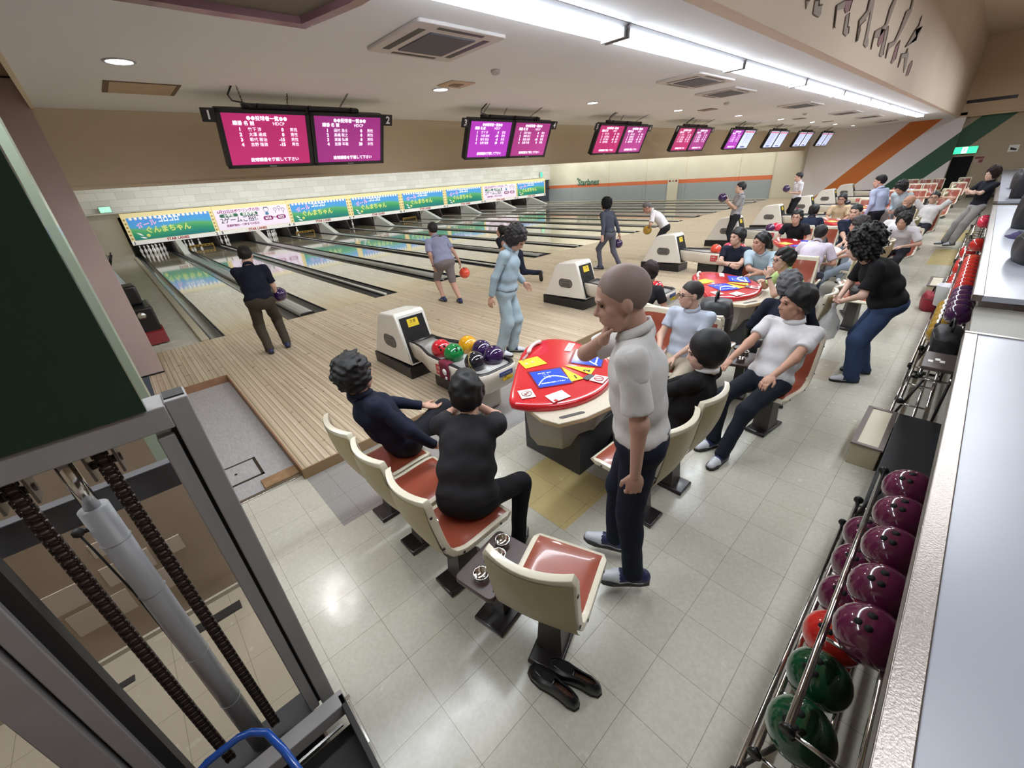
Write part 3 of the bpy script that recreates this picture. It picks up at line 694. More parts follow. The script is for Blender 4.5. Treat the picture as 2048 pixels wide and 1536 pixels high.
# painted figures on the fascia over the tube lamps (a flat mural)
fig_g = mat('mural_grey', (150, 134, 122), .7); fig_p = mat('mural_plum', (142, 104, 104), .7); fig_l = mat('mural_line', (104, 88, 78), .7)
mur = tag(B().obj('wall_mural', fig_g), 'faded painted mural of marching figures high on the beam fascia', 'mural')
MUR = [([(4.76, 3.45), (4.85, 3.46), (4.81, 3.39)], 'g'), ([(5.03, 3.49), (5.14, 3.51), (5.15, 3.47), (5.27, 3.49), (5.3, 3.42), (5.25, 3.39), (5.05, 3.39)], 'g'), ([(6.07, 3.65), (5.78, 3.56), (5.87, 3.39), (5.91, 3.39), (5.85, 3.53), (6.11, 3.59)], 'g'), ([(6.07, 3.65), (6.35, 3.7), (6.32, 3.59), (6.22, 3.56), (6.14, 3.58)], 'p'), ([(6.35, 3.58), (6.41, 3.46), (6.48, 3.47), (6.52, 3.41), (6.47, 3.38), (6.31, 3.39), (6.26, 3.54)], 'g'), ([(7.14, 3.82), (7.15, 3.71), (6.88, 3.58), (6.92, 3.54), (7.0, 3.39), (7.04, 3.4), (7.04, 3.5), (6.98, 3.54), (7.2, 3.63), (7.35, 3.75), (7.43, 3.48), (7.43, 3.41), (7.6, 3.39), (7.69, 3.42), (7.63, 3.49), (7.58, 3.49), (7.42, 3.86)], 'g'), ([(8.51, 4.03), (8.41, 3.92), (8.4, 3.74), (8.29, 3.7), (7.88, 3.6), (7.91, 3.4), (7.95, 3.54), (8.26, 3.58), (8.59, 3.77), (8.72, 4.06)], 'g'), ([(8.22, 3.67), (8.46, 3.69), (8.55, 3.56), (8.38, 3.48), (8.27, 3.51)], 'p'), ([(8.62, 3.75), (8.71, 3.68), (8.76, 3.48), (8.82, 3.43), (8.76, 3.4), (8.58, 3.4), (8.54, 3.68)], 'g'), ([(9.87, 4.24), (9.9, 4.13), (9.64, 4.06), (9.53, 3.82), (9.38, 3.66), (9.0, 3.59), (9.07, 3.41), (9.17, 3.54), (9.48, 3.62), (9.81, 3.86), (10.09, 4.12), (10.04, 4.26)], 'g'), ([(9.65, 3.63), (9.81, 3.72), (9.88, 3.47), (9.72, 3.4), (9.61, 3.41)], 'p'), ([(11.15, 4.22), (11.13, 4.08), (10.94, 4.0), (10.46, 3.7), (10.76, 3.77), (11.26, 3.96), (11.59, 4.13), (11.35, 3.89), (11.3, 4.02)], 'g'), ([(10.72, 3.71), (10.71, 3.64), (10.29, 3.59), (10.32, 3.4), (10.36, 3.52), (10.73, 3.58), (11.06, 3.38), (11.11, 3.48), (11.0, 3.66)], 'g'), ([(11.56, 3.61), (11.65, 3.55), (11.58, 3.38), (11.42, 3.36), (11.39, 3.53)], 'p')]
for poly, m_ in MUR:
    b = B(); b.prism(poly, -6.752, -6.745, 'y'); b.obj('painted_limb', {'g': fig_g, 'p': fig_p}[m_], mur)
    b = B(); b.tube([(p[0], -6.753, p[1]) for p in poly[:max(2, len(poly)//2+1)]], .008, 4); b.obj('painted_outline', fig_l, mur)
# ================================================================= bowling balls
BC = {'red': (206, 40, 52), 'green': (20, 128, 62), 'yellow': (226, 160, 24), 'purple': (50, 26, 74), 'black': (28, 28, 36), 'orange': (226, 78, 54), 'pink': (226, 52, 84),
      'plum': (96, 34, 64), 'dkgreen': (24, 72, 44), 'gold': (176, 138, 40), 'scarlet': (208, 46, 40), 'violet': (78, 40, 84)}
_bm = {}
def bowl_ball(c, col, label, group=None, hole=(0, -.4, 1), cat='bowling ball'):
    m = mat('ball_'+col, BC[col], .12, coat=.9, var=.18, vscale=9)
    key = (col, hole)
    if key not in _bm:
        b = B(); b.ball((0, 0, 0), .108, 28); me = b.obj('bowling_ball', m)
        d = Vector(hole).normalized(); u = d.cross(Vector((.3, 1, .1))).normalized(); v = d.cross(u)
        hs = []
        for (a, q, r_) in ((-.20, 0, .014), (.16, .12, .0125), (.16, -.12, .0125)):
            n = (d + u*a*1.3 + v*q*1.3).normalized()
            b = B(); b.cyl(n*.1065, n*.1086, r_, 14); hs.append(b.obj('finger_hole', dark_gap, me))
        _bm[key] = me; o = me; o.location = c
    else: o = dup(_bm[key], c)
    tag(o, label, cat)
    if group: o['group'] = group
    elif 'group' in o: del o['group']
    return o
# ================================================================= ball returns
bd_m = mat('badge_grey', (120, 118, 114), .3, .3); bd_d = mat('badge_dark', (52, 50, 50), .4)
yst = mat('sticker_yellow', (236, 204, 40), .5); shell_m = mat('return_shell', (214, 206, 192), .35, coat=.3); shell_i = mat('return_inside', (206, 204, 200), .3, coat=.3)
belt_m = mat('return_belt', (40, 42, 46), .25, coat=.4); rst = mat('sticker_red', (186, 40, 46), .5); blu_st = mat('sticker_blue', (50, 70, 130), .5)
def build_return():
    r = thing('ball_return', '', 'ball return', (1.435, 0, 0))
    b = B(); b.prism([(-3.33, 0), (-4.26, 0), (-4.26, .15), (-3.33, .15)], -.215, .215, 'x', 0, .006); b.obj('plinth', black_p, r)
    b = B(); prof = [(-3.35, .15), (-4.29, .19), (-4.10, .76), (-4.06, .79), (-3.70, .745), (-3.63, .70)]
    b.prism(prof, -.205, .205, 'x', 0, .022, 3); b.obj('hood', white_p, r)
    def FP(x, h, d=0):   # on the sloped front, h = 0..1 from bottom
        p = Vector((x, -4.29, .19)).lerp(Vector((x, -4.10, .76)), h); return p + Vector((0, -.95, .3)).normalized()*d
    b = B(); b._faces([FP(-.175, .03, .0), FP(.175, .03, .0), FP(.16, .95, .0), FP(-.16, .95, .0), FP(-.175, .03, .008), FP(.175, .03, .008), FP(.16, .95, .008), FP(-.16, .95, .008)], [(0, 1, 2, 3), (4, 5, 6, 7), (0, 1, 5, 4), (1, 2, 6, 5), (2, 3, 7, 6), (3, 0, 4, 7)])
    b.obj('front_panel', black_p, r)
    b = B(); pts = [FP(.115*math.cos(a), .42+.21*math.sin(a), .011) for a in [PI*i/12 for i in range(13)]] + [FP(-.115, .06, .011), FP(.115, .06, .011)]
    b.quad(pts); b.obj('ball_opening', dark_gap, r, fixn=False)
    b = B(); b._faces([FP(-.075, .74, .01), FP(.075, .74, .01), FP(.072, .90, .01), FP(-.072, .90, .01)], [(0, 1, 2, 3)]); s_ = b.obj('warning_sticker', yst, r, fixn=False)
    nrm = Vector((0, -.95, .3)).normalized(); up = (FP(0, 1)-FP(0, 0)).normalized()
    text('注意', .045, ink_b, s_, frame(FP(0, .84, .012), (1, 0, 0), up)); text('手を入れないで下さい', .013, ink_b, s_, frame(FP(0, .775, .012), (1, 0, 0), up))
    for sx in (-1, 1):
        b = B(); b.prism([(-3.86+p[0], .42+p[1]) for p in rrect(-.15, -.075, .15, .075, .07)], sx*.205, sx*.211, 'x', 0)
        bd = b.obj('badge', bd_m, r)
        b = B(); b.tube([(sx*.2115, -3.86+p[0], .42+p[1]) for p in rrect(-.142, -.067, .142, .067, .064)], .004, 4, closed=True); b.obj('badge_rim', bd_d, bd)
        text('Brunswick', .045, bd_d, bd, frame((sx*.212, -3.86, .455), (0, -sx*-1 if sx > 0 else -1, 0), (0, 0, 1)), bold=.001)
        text('2000', .085, bd_d, bd, frame((sx*.212, -3.86, .395), (0, 1 if sx > 0 else -1, 0), (0, 0, 1)), bold=.001, xs=1.15)
    # trough: outline widens toward the seats
    def wid(y):
        s_ = min(1, max(0, (-4.35-y)/.5)); s_ = s_*s_*(3-2*s_); return .165+.105*s_
    ys = [-4.22, -4.35, -4.45, -4.55, -4.65, -4.75, -4.88, -5.1, -5.35, -5.52]
    out = [(wid(y), y) for y in ys] + [(.262, -5.60), (.225, -5.655), (.15, -5.68)]
    full = out + [(-x, y) for x, y in reversed(out)]
    cx = .025
    rr = lambda k, z, dy=0: [(cx+x*k, -4.95+(y+4.95)*(1-(1-k)*.35)+dy, z) for x, y in full]
    b = B(); b.rings([rr(.80, .23), rr(.97, .27), rr(1.0, .40), rr(1.0, .455), rr(.95, .46)], 0, False); b.rings([rr(.80, .23), rr(.78, .23)], 0, True); b.obj('trough_shell', shell_m, r)
    b = B(); b.rings([rr(.965, .462), rr(.93, .475), rr(.84, .470), rr(.80, .43)], 0, False); b.obj('rubber_rim', black_p, r)
    b = B(); b.rings([rr(.82, .445), rr(.70, .40), rr(.45, .375)], 0, True); b.obj('trough_bed', shell_i, r)
    b = B(); b.box(cx-.055, -5.5, .372, cx+.055, -4.3, .384, 0, .004); b.obj('ball_track', belt_m, r)
    b = B(); b.prism([(-5.02, -.0), (-5.30, -.1), (-5.30, .24), (-4.85, .24)], -.10, .16, 'x', 0, .01) if False else b.box(cx-.13, -5.04, 0.0, cx+.13, -4.62, .24, 0, .02); b.obj('trough_leg', black_p, r)
    b = B(); b.box(cx-.20, -5.45, FL, cx+.20, -5.08, .24, 0, .05, 3); b.obj('trough_foot', mat('foot_cream', (190, 184, 172), .5), r)
    # stickers on the shell
    b = B(); b.box(cx-.262, -5.07, .30, cx-.273, -4.93, .42); s_ = b.obj('red_sticker', rst, r)
    text('お願い', .035, ink_w, s_, frame((cx-.2745, -5.0, .385), (0, -1, 0), (0, 0, 1))); text('投球は一人', .022, ink_w, s_, frame((cx-.2745, -5.0, .335), (0, -1, 0), (0, 0, 1)))
    b = B(); b.box(cx-.02, -5.690, .385, cx+.15, -5.682, .43); s_ = b.obj('blue_sticker', blu_st, r); text('トラブル時は', .022, ink_w, s_, frame((cx+.065, -5.6915, .407), (1, 0, 0), (0, 0, 1)))
    b = B(); b.prism([(cx+.02, .33), (cx+.15, .33), (cx+.15, .36), (cx+.11, .36), (cx+.11, .375), (cx+.06, .375), (cx+.06, .36), (cx+.02, .36)], -5.69, -5.682, 'y'); s_ = b.obj('yellow_sticker', yst, r); text('呼出', .022, ink_b, s_, frame((cx+.085, -5.6915, .345), (1, 0, 0), (0, 0, 1)))
    return r
ret0 = build_return()
for k in range(8):
    lab = 'white ball return with long trough between lanes %s and %s' % (NW[2*k+1], NW[2*k+2])
    r = ret0 if k == 0 else dup(ret0, (1.435+k*PIT, 0, 0))
    tag(r, lab, 'ball return', 'ball returns on the approach')
bz = .405+.108
for (x, y, c, l, h) in ((1.345, -4.84, 'red', 'red marbled ball nearest the hood on the closest ball return', (-.5, -1, .6)), (1.355, -5.06, 'green', 'glossy green ball beside the red one on the closest ball return', (.1, -1, .8)),
                  (1.60, -4.99, 'yellow', 'yellow ball on the far side of the closest ball return', (1, .8, .2)), (1.605, -5.22, 'purple', 'dark purple ball behind the yellow one on the closest ball return', (-.6, -.4, 1)),
                  (1.58, -5.45, 'purple', 'dark purple ball at the end corner of the closest ball return', (-.1, .0, 1)), (1.355, -5.42, 'black', 'black ball with thin gold bands on the closest ball return', (-.6, .1, 1))):
    o = bowl_ball((x, y, bz), c, l, 'balls on the closest ball return', h)
    if c == 'black':
        for q, an in enumerate((.5, .62)):
            b = B(); R = Matrix.Rotation(an*1.6, 3, 'Y') @ Matrix.Rotation(.9+.25*q, 3, 'X')
            b.tube([R @ Vector((.1082*math.cos(a), .1082*math.sin(a), 0)) for a in [2*PI*i/32 for i in range(32)]], .0022, 5, closed=True); b.obj('gold_band', mat('band_gold', (206, 176, 110), .4), o)
X1 = PIT
for (x, y, k, c, l) in ((1.60, -5.22, 1, 'green', 'bright green ball on the second ball return'), (1.40, -5.47, 1, 'red', 'glossy red ball at the end of the second ball return'), (1.36, -5.05, 1, 'orange', 'orange ball partly hidden on the second ball return'),
                     (1.36, -4.95, 2, 'orange', 'orange ball beside the hood end of the third ball return'), (1.60, -5.1, 2, 'pink', 'pink ball in the middle of the third ball return'), (1.60, -5.34, 2, 'red', 'red ball near the end of the third ball return'), (1.36, -5.3, 2, 'black', 'black ball near the end of the third ball return'),
                     (1.36, -4.9, 3, 'violet', 'violet ball at the hood side of the fourth ball return'), (1.36, -5.13, 3, 'pink', 'pink ball on the near side of the fourth ball return'), (1.60, -4.96, 3, 'pink', 'pink ball on the far side of the fourth ball return'), (1.60, -5.24, 3, 'scarlet', 'scarlet ball toward the end of the fourth ball return'),
                     (1.45, -5.2, 5, 'black', 'black ball lying on the sixth ball return')):
    bowl_ball((x+k*PIT, y, bz), c, l, 'balls on the further ball returns')
# towel over the first trough, cup on the fifth
b = B()
def tw(u, v):
    y = -5.19+.17*v + .008*math.sin(9*u); z = .48 - .19*max(0, u-.2)/.8; x = 1.435+cxo - .20 - .085*min(1, u/.25) - .006*math.sin(v*9)
    return (x, y, z)
cxo = .025
b.grid(tw, 10, 8); o = b.obj('towel', mat('towel_maroon', (112, 30, 50), .9)); o.modifiers.new('s', 'SOLIDIFY').thickness = .006
tag(o, 'maroon towel with white emblem hanging over the closest ball return', 'towel')
b = B(); b.cyl((1.165, -5.13, .385), (1.160, -5.13, .385), .035, 16); b.obj('white_emblem', ink_w, o)
b = B(); b.cyl((1.165, -5.15, .32), (1.158, -5.15, .32), .018, 12); b.obj('white_emblem', ink_w, o)
b = B(); b.lathe([(.045, 0), (.06, .20), (.056, .20), (.042, .01)], seg=20); o = b.obj('paper_cup', mat('cup_maroon', (120, 26, 60), .5)); o.location = (15.15, -4.55, .46); tag(o, 'maroon cup standing on the trough of the fifth ball return', 'cup')
# ================================================================= scoring tables
red_m = mat('console_red', (196, 30, 38), .22, coat=.6, bump=.02, bscale=30); tan_m = mat('table_laminate', (200, 190, 170), .35, var=.06, vscale=60); edge_m = mat('table_edge', (206, 186, 148), .4)
pod_m = mat('pod_grey', (176, 172, 164), .45); tb_m = mat('table_base', (58, 58, 62), .5)
m_blue = mat('console_screen', (24, 58, 196), .15, coat=.6, emit=.8); m_arc = mat('screen_arc', (225, 240, 240), .4, emit=1.2)
def build_table():
    r = thing('scoring_table', '', 'table', (1.43, -6.5, 0), 0, 'red scoring tables')
    base_ = [(-.55, .06), (-.36, .22), (-.15, .39), (.06, .54), (.2, .61), (.34, .63), (.48, .60), (.58, .50), (.62, .36), (.61, .2), (.59, .06), (.52, -.10), (.40, -.22), (.24, -.31), (.05, -.355), (-.14, -.345), (-.32, -.28), (-.47, -.16), (-.56, -.03)]
    pts = []
    nb = len(base_)
    for i in range(nb):
        p0, p1, p2, p3 = (Vector((*base_[(i+j-1) % nb], 0)) for j in range(4))
        for f in (0, .5): pts.append(.5*((2*p1)+(p2-p0)*f+(2*p0-5*p1+4*p2-p3)*f*f+(-p0+3*p1-3*p2+p3)*f**3))
    def ring(k, z, off=0): return [(.05+(p.x-.05)*k, .1+(p.y-.1)*k, z + (p.y*.07 if off == 0 else off)) for p in pts]
    b = B(); b.rings([ring(.99, .600), ring(1.0, .612), ring(1.0, .642), ring(.988, .655), ring(.965, .660), ring(.9, .664)], 0, True); b.obj('console_top', red_m, r)
    desk = [(-.45, .05), (-.52, -.24), (-.49, -.38), (-.30, -.47), (-.02, -.52), (.25, -.50), (.45, -.42), (.60, -.30), (.69, -.15), (.70, 0), (.66, .12), (.5, .3), (0, .3)]
    b = B(); b.prism(desk, .555, .592, 'z', 0, .006, 2, 1); b.obj('desk_top', [tan_m, edge_m], r)
    b = B()
    pod = [(-.46, -.05), (-.34, -.30), (0, -.38), (.34, -.32), (.5, -.1), (.48, .2), (.35, .42), (.15, .45), (-.1, .3), (-.32, .12)]
    sc = lambda k, z: [(x*k, y*k+.02, z) for x, y in pod]
    b.rings([sc(.74, .16), sc(.94, .30), sc(1.04, .556)], 0, True, False); b.obj('pod', pod_m, r)
    b = B(); b.prism([(-.17, -.32), (.34, -.32), (.34, .3), (-.17, .3)], FL, .30, 'z', 0, .01); b.obj('pedestal', tb_m, r)
    zt = lambda y: .6645 + y*.07
    def deck(poly, name, m, dz=.001, parent=None, th=.002):
        b = B(); n = len(poly)
        b._faces([(x, y, zt(y)+dz) for x, y in poly] + [(x, y, zt(y)+dz+th) for x, y in poly], [tuple(range(n))[::-1], tuple(range(n, 2*n))] + [(i, (i+1) % n, n+(i+1) % n, n+i) for i in range(n)])
        return b.obj(name, m, parent or r)
    def tf(x, y, ang, dz=.004):
        a = math.radians(ang); return frame((x, y, zt(y)+dz), (math.cos(a), math.sin(a), math.sin(a)*.07), (-math.sin(a), math.cos(a), .07*math.cos(a)))
    def rot(poly, cx_, cy_, ang):
        a = math.radians(ang); return [(cx_+x*math.cos(a)-y*math.sin(a), cy_+x*math.sin(a)+y*math.cos(a)) for x, y in poly]
    for sx in (-1, 1):
        A = -28*(-sx) if False else (-28 if sx < 0 else 28)
        cx_, cy_ = .15+sx*.25, .05
        fr = deck(rot([(-.15, -.145), (.15, -.145), (.15, .145), (-.15, .145)], cx_, cy_, A), 'screen_recess', mat('recess_red', (120, 16, 24), .3))
        s_ = deck(rot([(-.135, -.135), (.135, -.135), (.135, .12), (-.135, .12)], cx_, cy_, A), 'console_screen', m_blue, .0035)
        b = B(); q = []
        for i in range(11):
            u = -1+2*i/10; x, y = u*.13, -.085+.125*(1-u*u)*.75+.02*u; X, Y = rot([(x, y)], cx_, cy_, A)[0]; q.append((X, Y, zt(Y)+.007))
        b.tube(q, .004, 4); b.obj('white_arc', m_arc, s_)
        text('投球順番を確認して下さい', .017, m_arc, s_, tf(*rot([(0, -.088)], cx_, cy_, A)[0], A, .0065)); 
        for j, tt in enumerate(('順番 名前   HDCP', '1 ----   0', '2 ----   0', '3 ---- -15')):
            text(tt, .015, m_arc, s_, tf(*rot([(-.02, .075-j*.027)], cx_, cy_, A)[0], A, .0065))
        y_ = deck(rot([(-.005, .13), (.06, -.12), (-.06, -.12)] if sx < 0 else [(.005, .13), (-.06, -.12), (.06, -.12)], sx*.06+.12, -.03, -20 if sx < 0 else 20), 'yellow_sticker', yst, .004)
        nums = [text('1' if sx < 0 else '2', .07, ink_b, y_, tf(sx*.075+.12, -.10, A, .0065), 'table_number', bold=.004)]
    st = deck([(.07, -.15), (.17, -.15), (.17, -.20), (.07, -.20)], 'dark_sticker', mat('sticker_dark', (70, 72, 78), .5), .0045)
    no = deck([(.08, -.21), (.19, -.19), (.23, -.29), (.11, -.315)], 'no_smoking_sticker', paper, .004)
    b = B(); b.tube([(.152+.036*math.cos(a), -.252+.036*math.sin(a), zt(-.25)+.008) for a in [2*PI*i/20 for i in range(20)]], .0035, 4, closed=True); b.tube([(.125, -.225, zt(-.22)+.008), (.18, -.28, zt(-.28)+.008)], .003, 4); b.obj('red_ring', rst, no)
    c1 = deck(rot([(-.055, -.06), (.055, -.06), (.055, .06), (-.055, .06)], -.42, .0, -28), 'no_food_sticker', paper, .004)
    b = B(); b.tube([(-.42+.038*math.cos(a), .038*math.sin(a), zt(0)+.008) for a in [2*PI*i/20 for i in range(20)]], .003, 4, closed=True); b.ball((-.43, 0, zt(0)+.006), .014, 10, sc=(1, 1, .2)); b.ball((-.405, .005, zt(0)+.006), .012, 10, sc=(1, 1, .2)); b.obj('brown_drawing', mat('brown_ink', (130, 60, 40), .5), c1)
    c2 = deck(rot([(-.08, -.055), (.08, -.055), (.08, .055), (-.08, .055)], -.28, -.19, -12), 'price_card', paper, .004)
    for j in range(4): text('1ゲーム 料金 %d00円' % (5+j), .014, mat('grey_ink', (120, 120, 130), .5), c2, tf(-.275, -.16-j*.022, -12, .0065))
    b = B(); b.box(-.35, -.235, zt(-.23)+.006, -.325, -.205, zt(-.2)+.007); b.obj('red_mark', rst, c2)
    c3 = deck(rot([(-.105, -.08), (.105, -.08), (.095, .08), (-.10, .075)], -.01, .335, -18), 'yellow_card', yst, .004)
    b = B()
    for q in rot([(-.03, .0), (.035, .005)], -.04, .34, -18): b.ball((q[0], q[1], zt(q[1])+.007), .018, 10, sc=(1, 1, .15))
    b.obj('face_drawing', mat('face_tan', (226, 190, 160), .5), c3); text('お知らせ', .022, ink_r, c3, tf(-.03, .38, -18, .0065)); text('ありがとう', .02, ink_b, c3, tf(-.05, .295, -18, .0065))
    c4 = deck(rot([(-.09, -.03), (.09, -.03), (.09, .03), (-.09, .03)], .46, .30, 25), 'white_card', paper, .004); text('1 ゲーム', .04, ink_r, c4, tf(.46, .30, 25, .0065), bold=.001)
    # call handset lying in a groove with coiled cord
    b = B(); q = [Vector((.08+.26*i/8, .47+.09*i/8 + .02*math.sin(PI*i/8), 0)) for i in range(9)]
    q = [(p.x, p.y, zt(p.y)+.02+.012*math.sin(PI*i/8)) for i, p in enumerate(q)]
    b.tube(q, [.016, .021, .018, .016, .016, .016, .018, .021, .016], 8); b.obj('handset', mat('handset_white', (226, 214, 206), .3, coat=.3), r)
    b = B(); q = []
    for i in range(60):
        t_ = i/59; q.append((.06-.11*t_, .46-.05*t_+.010*math.cos(t_*50), zt(.43)+.014+.010*math.sin(t_*50)))
    b.tube(q, .003, 5); b.obj('coiled_cord', mat('cord_pale', (206, 180, 176), .5), r)
    # ash groove on the desk
    b = B(); b.prism([(-.34+p[0]*.9, -.375-p[0]*.40+p[1]*.8) for p in rrect(-.10, -.022, .10, .022, .021)], .592, .5945, 'z'); b.obj('pen_groove', mat('groove_dark', (64, 66, 62), .5), r)
    return r
tab0 = build_table()
ORD = ['first', 'second', 'third', 'fourth', 'fifth', 'sixth', 'seventh', 'eighth']
for k in range(8):
    r = tab0 if k == 0 else dup(tab0, (1.43+k*PIT, -6.5, 0))
    tag(r, 'red topped scoring table with two blue screens, %s from the camera' % ORD[k], 'table', 'red scoring tables')
for (x, y, z, c, lab) in ((5.38, -6.62, .60, 'm', 'black wallet lying on the second scoring table beside the man in green'),):
    b = B(); b.prism(rrect(-.07, -.04, .07, .04, .015), 0, .02, 'z', bev=.004); b.prism(rrect(-.05, -.03, .04, .03, .012), .02, .035, 'z', bev=.004); o = b.obj('wallet', black_p); o.location = (x, y, z); o.rotation_euler.z = .6; tag(o, lab, 'wallet')
# ================================================================= seats
sh_m = mat('seat_shell', (220, 212, 190), .28, coat=.4); pad_m = mat('seat_pad', (150, 74, 54), .32, coat=.35, var=.08, vscale=12); bk_m = mat('seat_back_panel', (172, 158, 118), .4, var=.05, vscale=5)
sd_m = mat('seat_stand', (34, 26, 28), .35, coat=.2); col_m = mat('seat_column', (74, 70, 68), .4)
def build_seat():
    r = thing('bowling_chair', '', 'chair', (0, 0, FL))
    prof = [(.28, .44), (.265, .462), (.2, .47), (.1, .465), (0, .455), (-.08, .455), (-.135, .475), (-.17, .52), (-.19, .60), (-.205, .69), (-.22, .78), (-.232, .90)]
    # arc-length parameter
    L = [0]
    for i in range(1, len(prof)): L.append(L[-1]+math.dist(prof[i], prof[i-1]))
    def P(s):
        d = s*L[-1]
        for i in range(1, len(prof)):
            if d <= L[i]+1e-9:
                f = (d-L[i-1])/(L[i]-L[i-1]); a, c = prof[i-1], prof[i]; break
        tx_, tz_ = c[0]-a[0], c[1]-a[1]; l = math.hypot(tx_, tz_)
        return a[0]+tx_*f, a[1]+tz_*f, -tz_/l, tx_/l         # point and normal pointing behind/below... 
    def S(s, v, off=0, wv=.205):
        x, z, nx, nz = P(s); back = max(0, (s-.45)/.55)
        y = v*wv; bow = .045*(1-v*v)*min(1, back*1.6)
        return (x - bow + nx*off*-1, y, z - nz*off*-1 if False else z + (-nz)*off*-1)
    b = B(); nu, nv = 26, 10
    def sh(s, j, side):
        v = -1+2*j/nv
        o_ = .0 if side else -.038
        x, z, nx, nz = P(s); back = max(0, (s-.45)/.55); bow = .05*(1-v*v)*min(1, back*1.8)
        # outward = away from the sitter
        ox, oz = -nx, -nz
        if (nz > 0): ox, oz = -nx, -nz
        wv = .205 - (.02 if s < .04 or s > .97 else 0)
        d = 0 if side else .036
        return (x - bow + nx*d*(1 if nx < 0 else 1)*(-1 if nz < 0 else 1)*0 + _o(nx, nz)[0]*d, v*wv, z + _o(nx, nz)[1]*d)
    def _o(nx, nz):
        # choose the normal that points down / backwards
        return (nx, nz)
    inner = [[sh(i/nu, j, True) for j in range(nv+1)] for i in range(nu+1)]
    outer = [[sh(i/nu, j, False) for j in range(nv+1)] for i in range(nu+1)]
    vs = [p for row in inner for p in row] + [p for row in outer for p in row]; N = (nu+1)*(nv+1); W_ = nv+1; fs = []
    for i in range(nu):
        for j in range(nv):
            a = i*W_+j; fs.append((a, a+1, a+W_+1, a+W_)); fs.append((N+a, N+a+W_, N+a+W_+1, N+a+1))
        a = i*W_; fs.append((a, a+W_, N+a+W_, N+a)); a = i*W_+nv; fs.append((a, N+a, N+a+W_, a+W_))
    for j in range(nv):
        fs.append((j, N+j, N+j+1, j+1)); a = nu*W_+j; fs.append((a, a+1, N+a+1, N+a))
    b._faces(vs, fs, 0, True); o = b.obj('shell', sh_m, r)
    bv = o.modifiers.new('b', 'BEVEL'); bv.width = .012; bv.segments = 3; bv.limit_method = 'ANGLE'; bv.angle_limit = math.radians(50)
    b = B()
    def pd(u, v_):
        s = .055+.885*u; v = (-1+2*v_)*.86; ed = min(u, 1-u, v_, 1-v_)*12; lift = .009*min(1, ed)
        x, z, nx, nz = P(s); back = max(0, (s-.45)/.55); bow = .05*(1-v*v)*min(1, back*1.8); q = _o(nx, nz)
        return (x-bow-q[0]*lift, v*.205, z-q[1]*lift)
    b.grid(pd, 30, 14); b.obj('pad', pad_m, r)
    b = B()
    def bp(u, v_):
        s = .50+.475*u; v = (-1+2*v_)*.95
        x, z, nx, nz = P(s); back = max(0, (s-.45)/.55); bow = .05*(1-v*v)*min(1, back*1.8); q = _o(nx, nz)
        return (x-bow+q[0]*.0385, v*.205, z+q[1]*.0385 - (.03*(1-u)))
    b.grid(bp, 12, 10); b.obj('back_panel', bk_m, r)
    for sy in (-1, 1):
        for (x, z) in ((.17, .445), (-.10, .44), (-.215, .56), (-.25, .80)):
            b = B(); b.cyl((x, sy*.204, z), (x, sy*.208, z), .008, 10); b.obj('screw', black_p, r)
    b = B(); b.box(-.14, -.09, .40, .14, .09, .425, 0, .006); b.obj('mount_plate', col_m, r)
    b = B(); b._faces([(-.085, -.07, .02), (.085, -.07, .02), (.085, .07, .02), (-.085, .07, .02), (-.055, -.05, .405), (.055, -.05, .405), (.055, .05, .405), (-.055, .05, .405)], [(0, 1, 5, 4), (1, 2, 6, 5), (2, 3, 7, 6), (3, 0, 4, 7), (4, 5, 6, 7), (3, 2, 1, 0)]); b.obj('column', col_m, r)
    b = B(); b.prism([(-.17, -.085), (.17, -.085), (.17, .085), (-.17, .085)], 0, .035, 'z', 0, .008); b.obj('foot_plate', sd_m, r)
    return r
seat0 = build_seat(); SEATS = []
SPOT = [(.03, -5.99, 0, 'left column, lane end'), (.03, -6.42, 0, 'left column, middle'), (.03, -6.86, 0, 'left column, aisle end'), (.11, -7.55, 20, 'turned corner place left of the table'),
        (1.22, -7.36, 90, 'aisle row, left place'), (1.66, -7.36, 90, 'aisle row, right place'),
        (2.83, -6.02, 180, 'right column, lane end'), (2.83, -6.45, 180, 'right column, middle'), (2.83, -6.88, 180, 'right column, aisle end'), (2.93, -7.66, 172, 'turned corner place right of the table')]
for k in range(8):
    for i, (x, y, a, s_) in enumerate(SPOT):
        r = seat0 if (k == 0 and i == 0) else dup(seat0)
        r.location = (x+k*PIT, y, FL); r.rotation_euler = (0, 0, math.radians(a))
        tag(r, 'cream and rust chair at the %s scoring table, %s' % (ORD[k], s_), 'chair', 'fixed seats around the scoring tables')
# ashtray shelf between seats
for k in range(2):
    r = thing('ashtray_shelf', ('dark brown shelf with three steel cups beside the nearest empty seat', 'dark brown shelf with steel cups beside the second table seats')[k], 'shelf', (.03+k*PIT, -7.22, FL), math.radians(10))
    b = B(); b.prism(rrect(-.21, -.125, .17, .125, .03), .39, .42, 'z', 0, .006); b.obj('shelf_top', mat('shelf_brown', (66, 48, 44), .4), r)
    b = B(); b.box(-.04, -.04, 0, .04, .04, .39); b.obj('post', col_m, r)
    b = B(); b.box(-.14, -.1, 0, .14, .1, .03, 0, .006); b.obj('foot_plate', sd_m, r)
    for i, (x, y) in enumerate(((-.13, .0), (.01, .0), (.10, .04)) if k == 0 else ((-.1, 0), (.1, 0))):
        b = B(); b.lathe([(.036, .0), (.040, .03), (.043, .032), (.043, .035), (.037, .034), (.034, .004), (0, .003)], seg=24, cap=False); o = b.obj('ashtray_cup', chrome, r, loc=(x, y, .42))
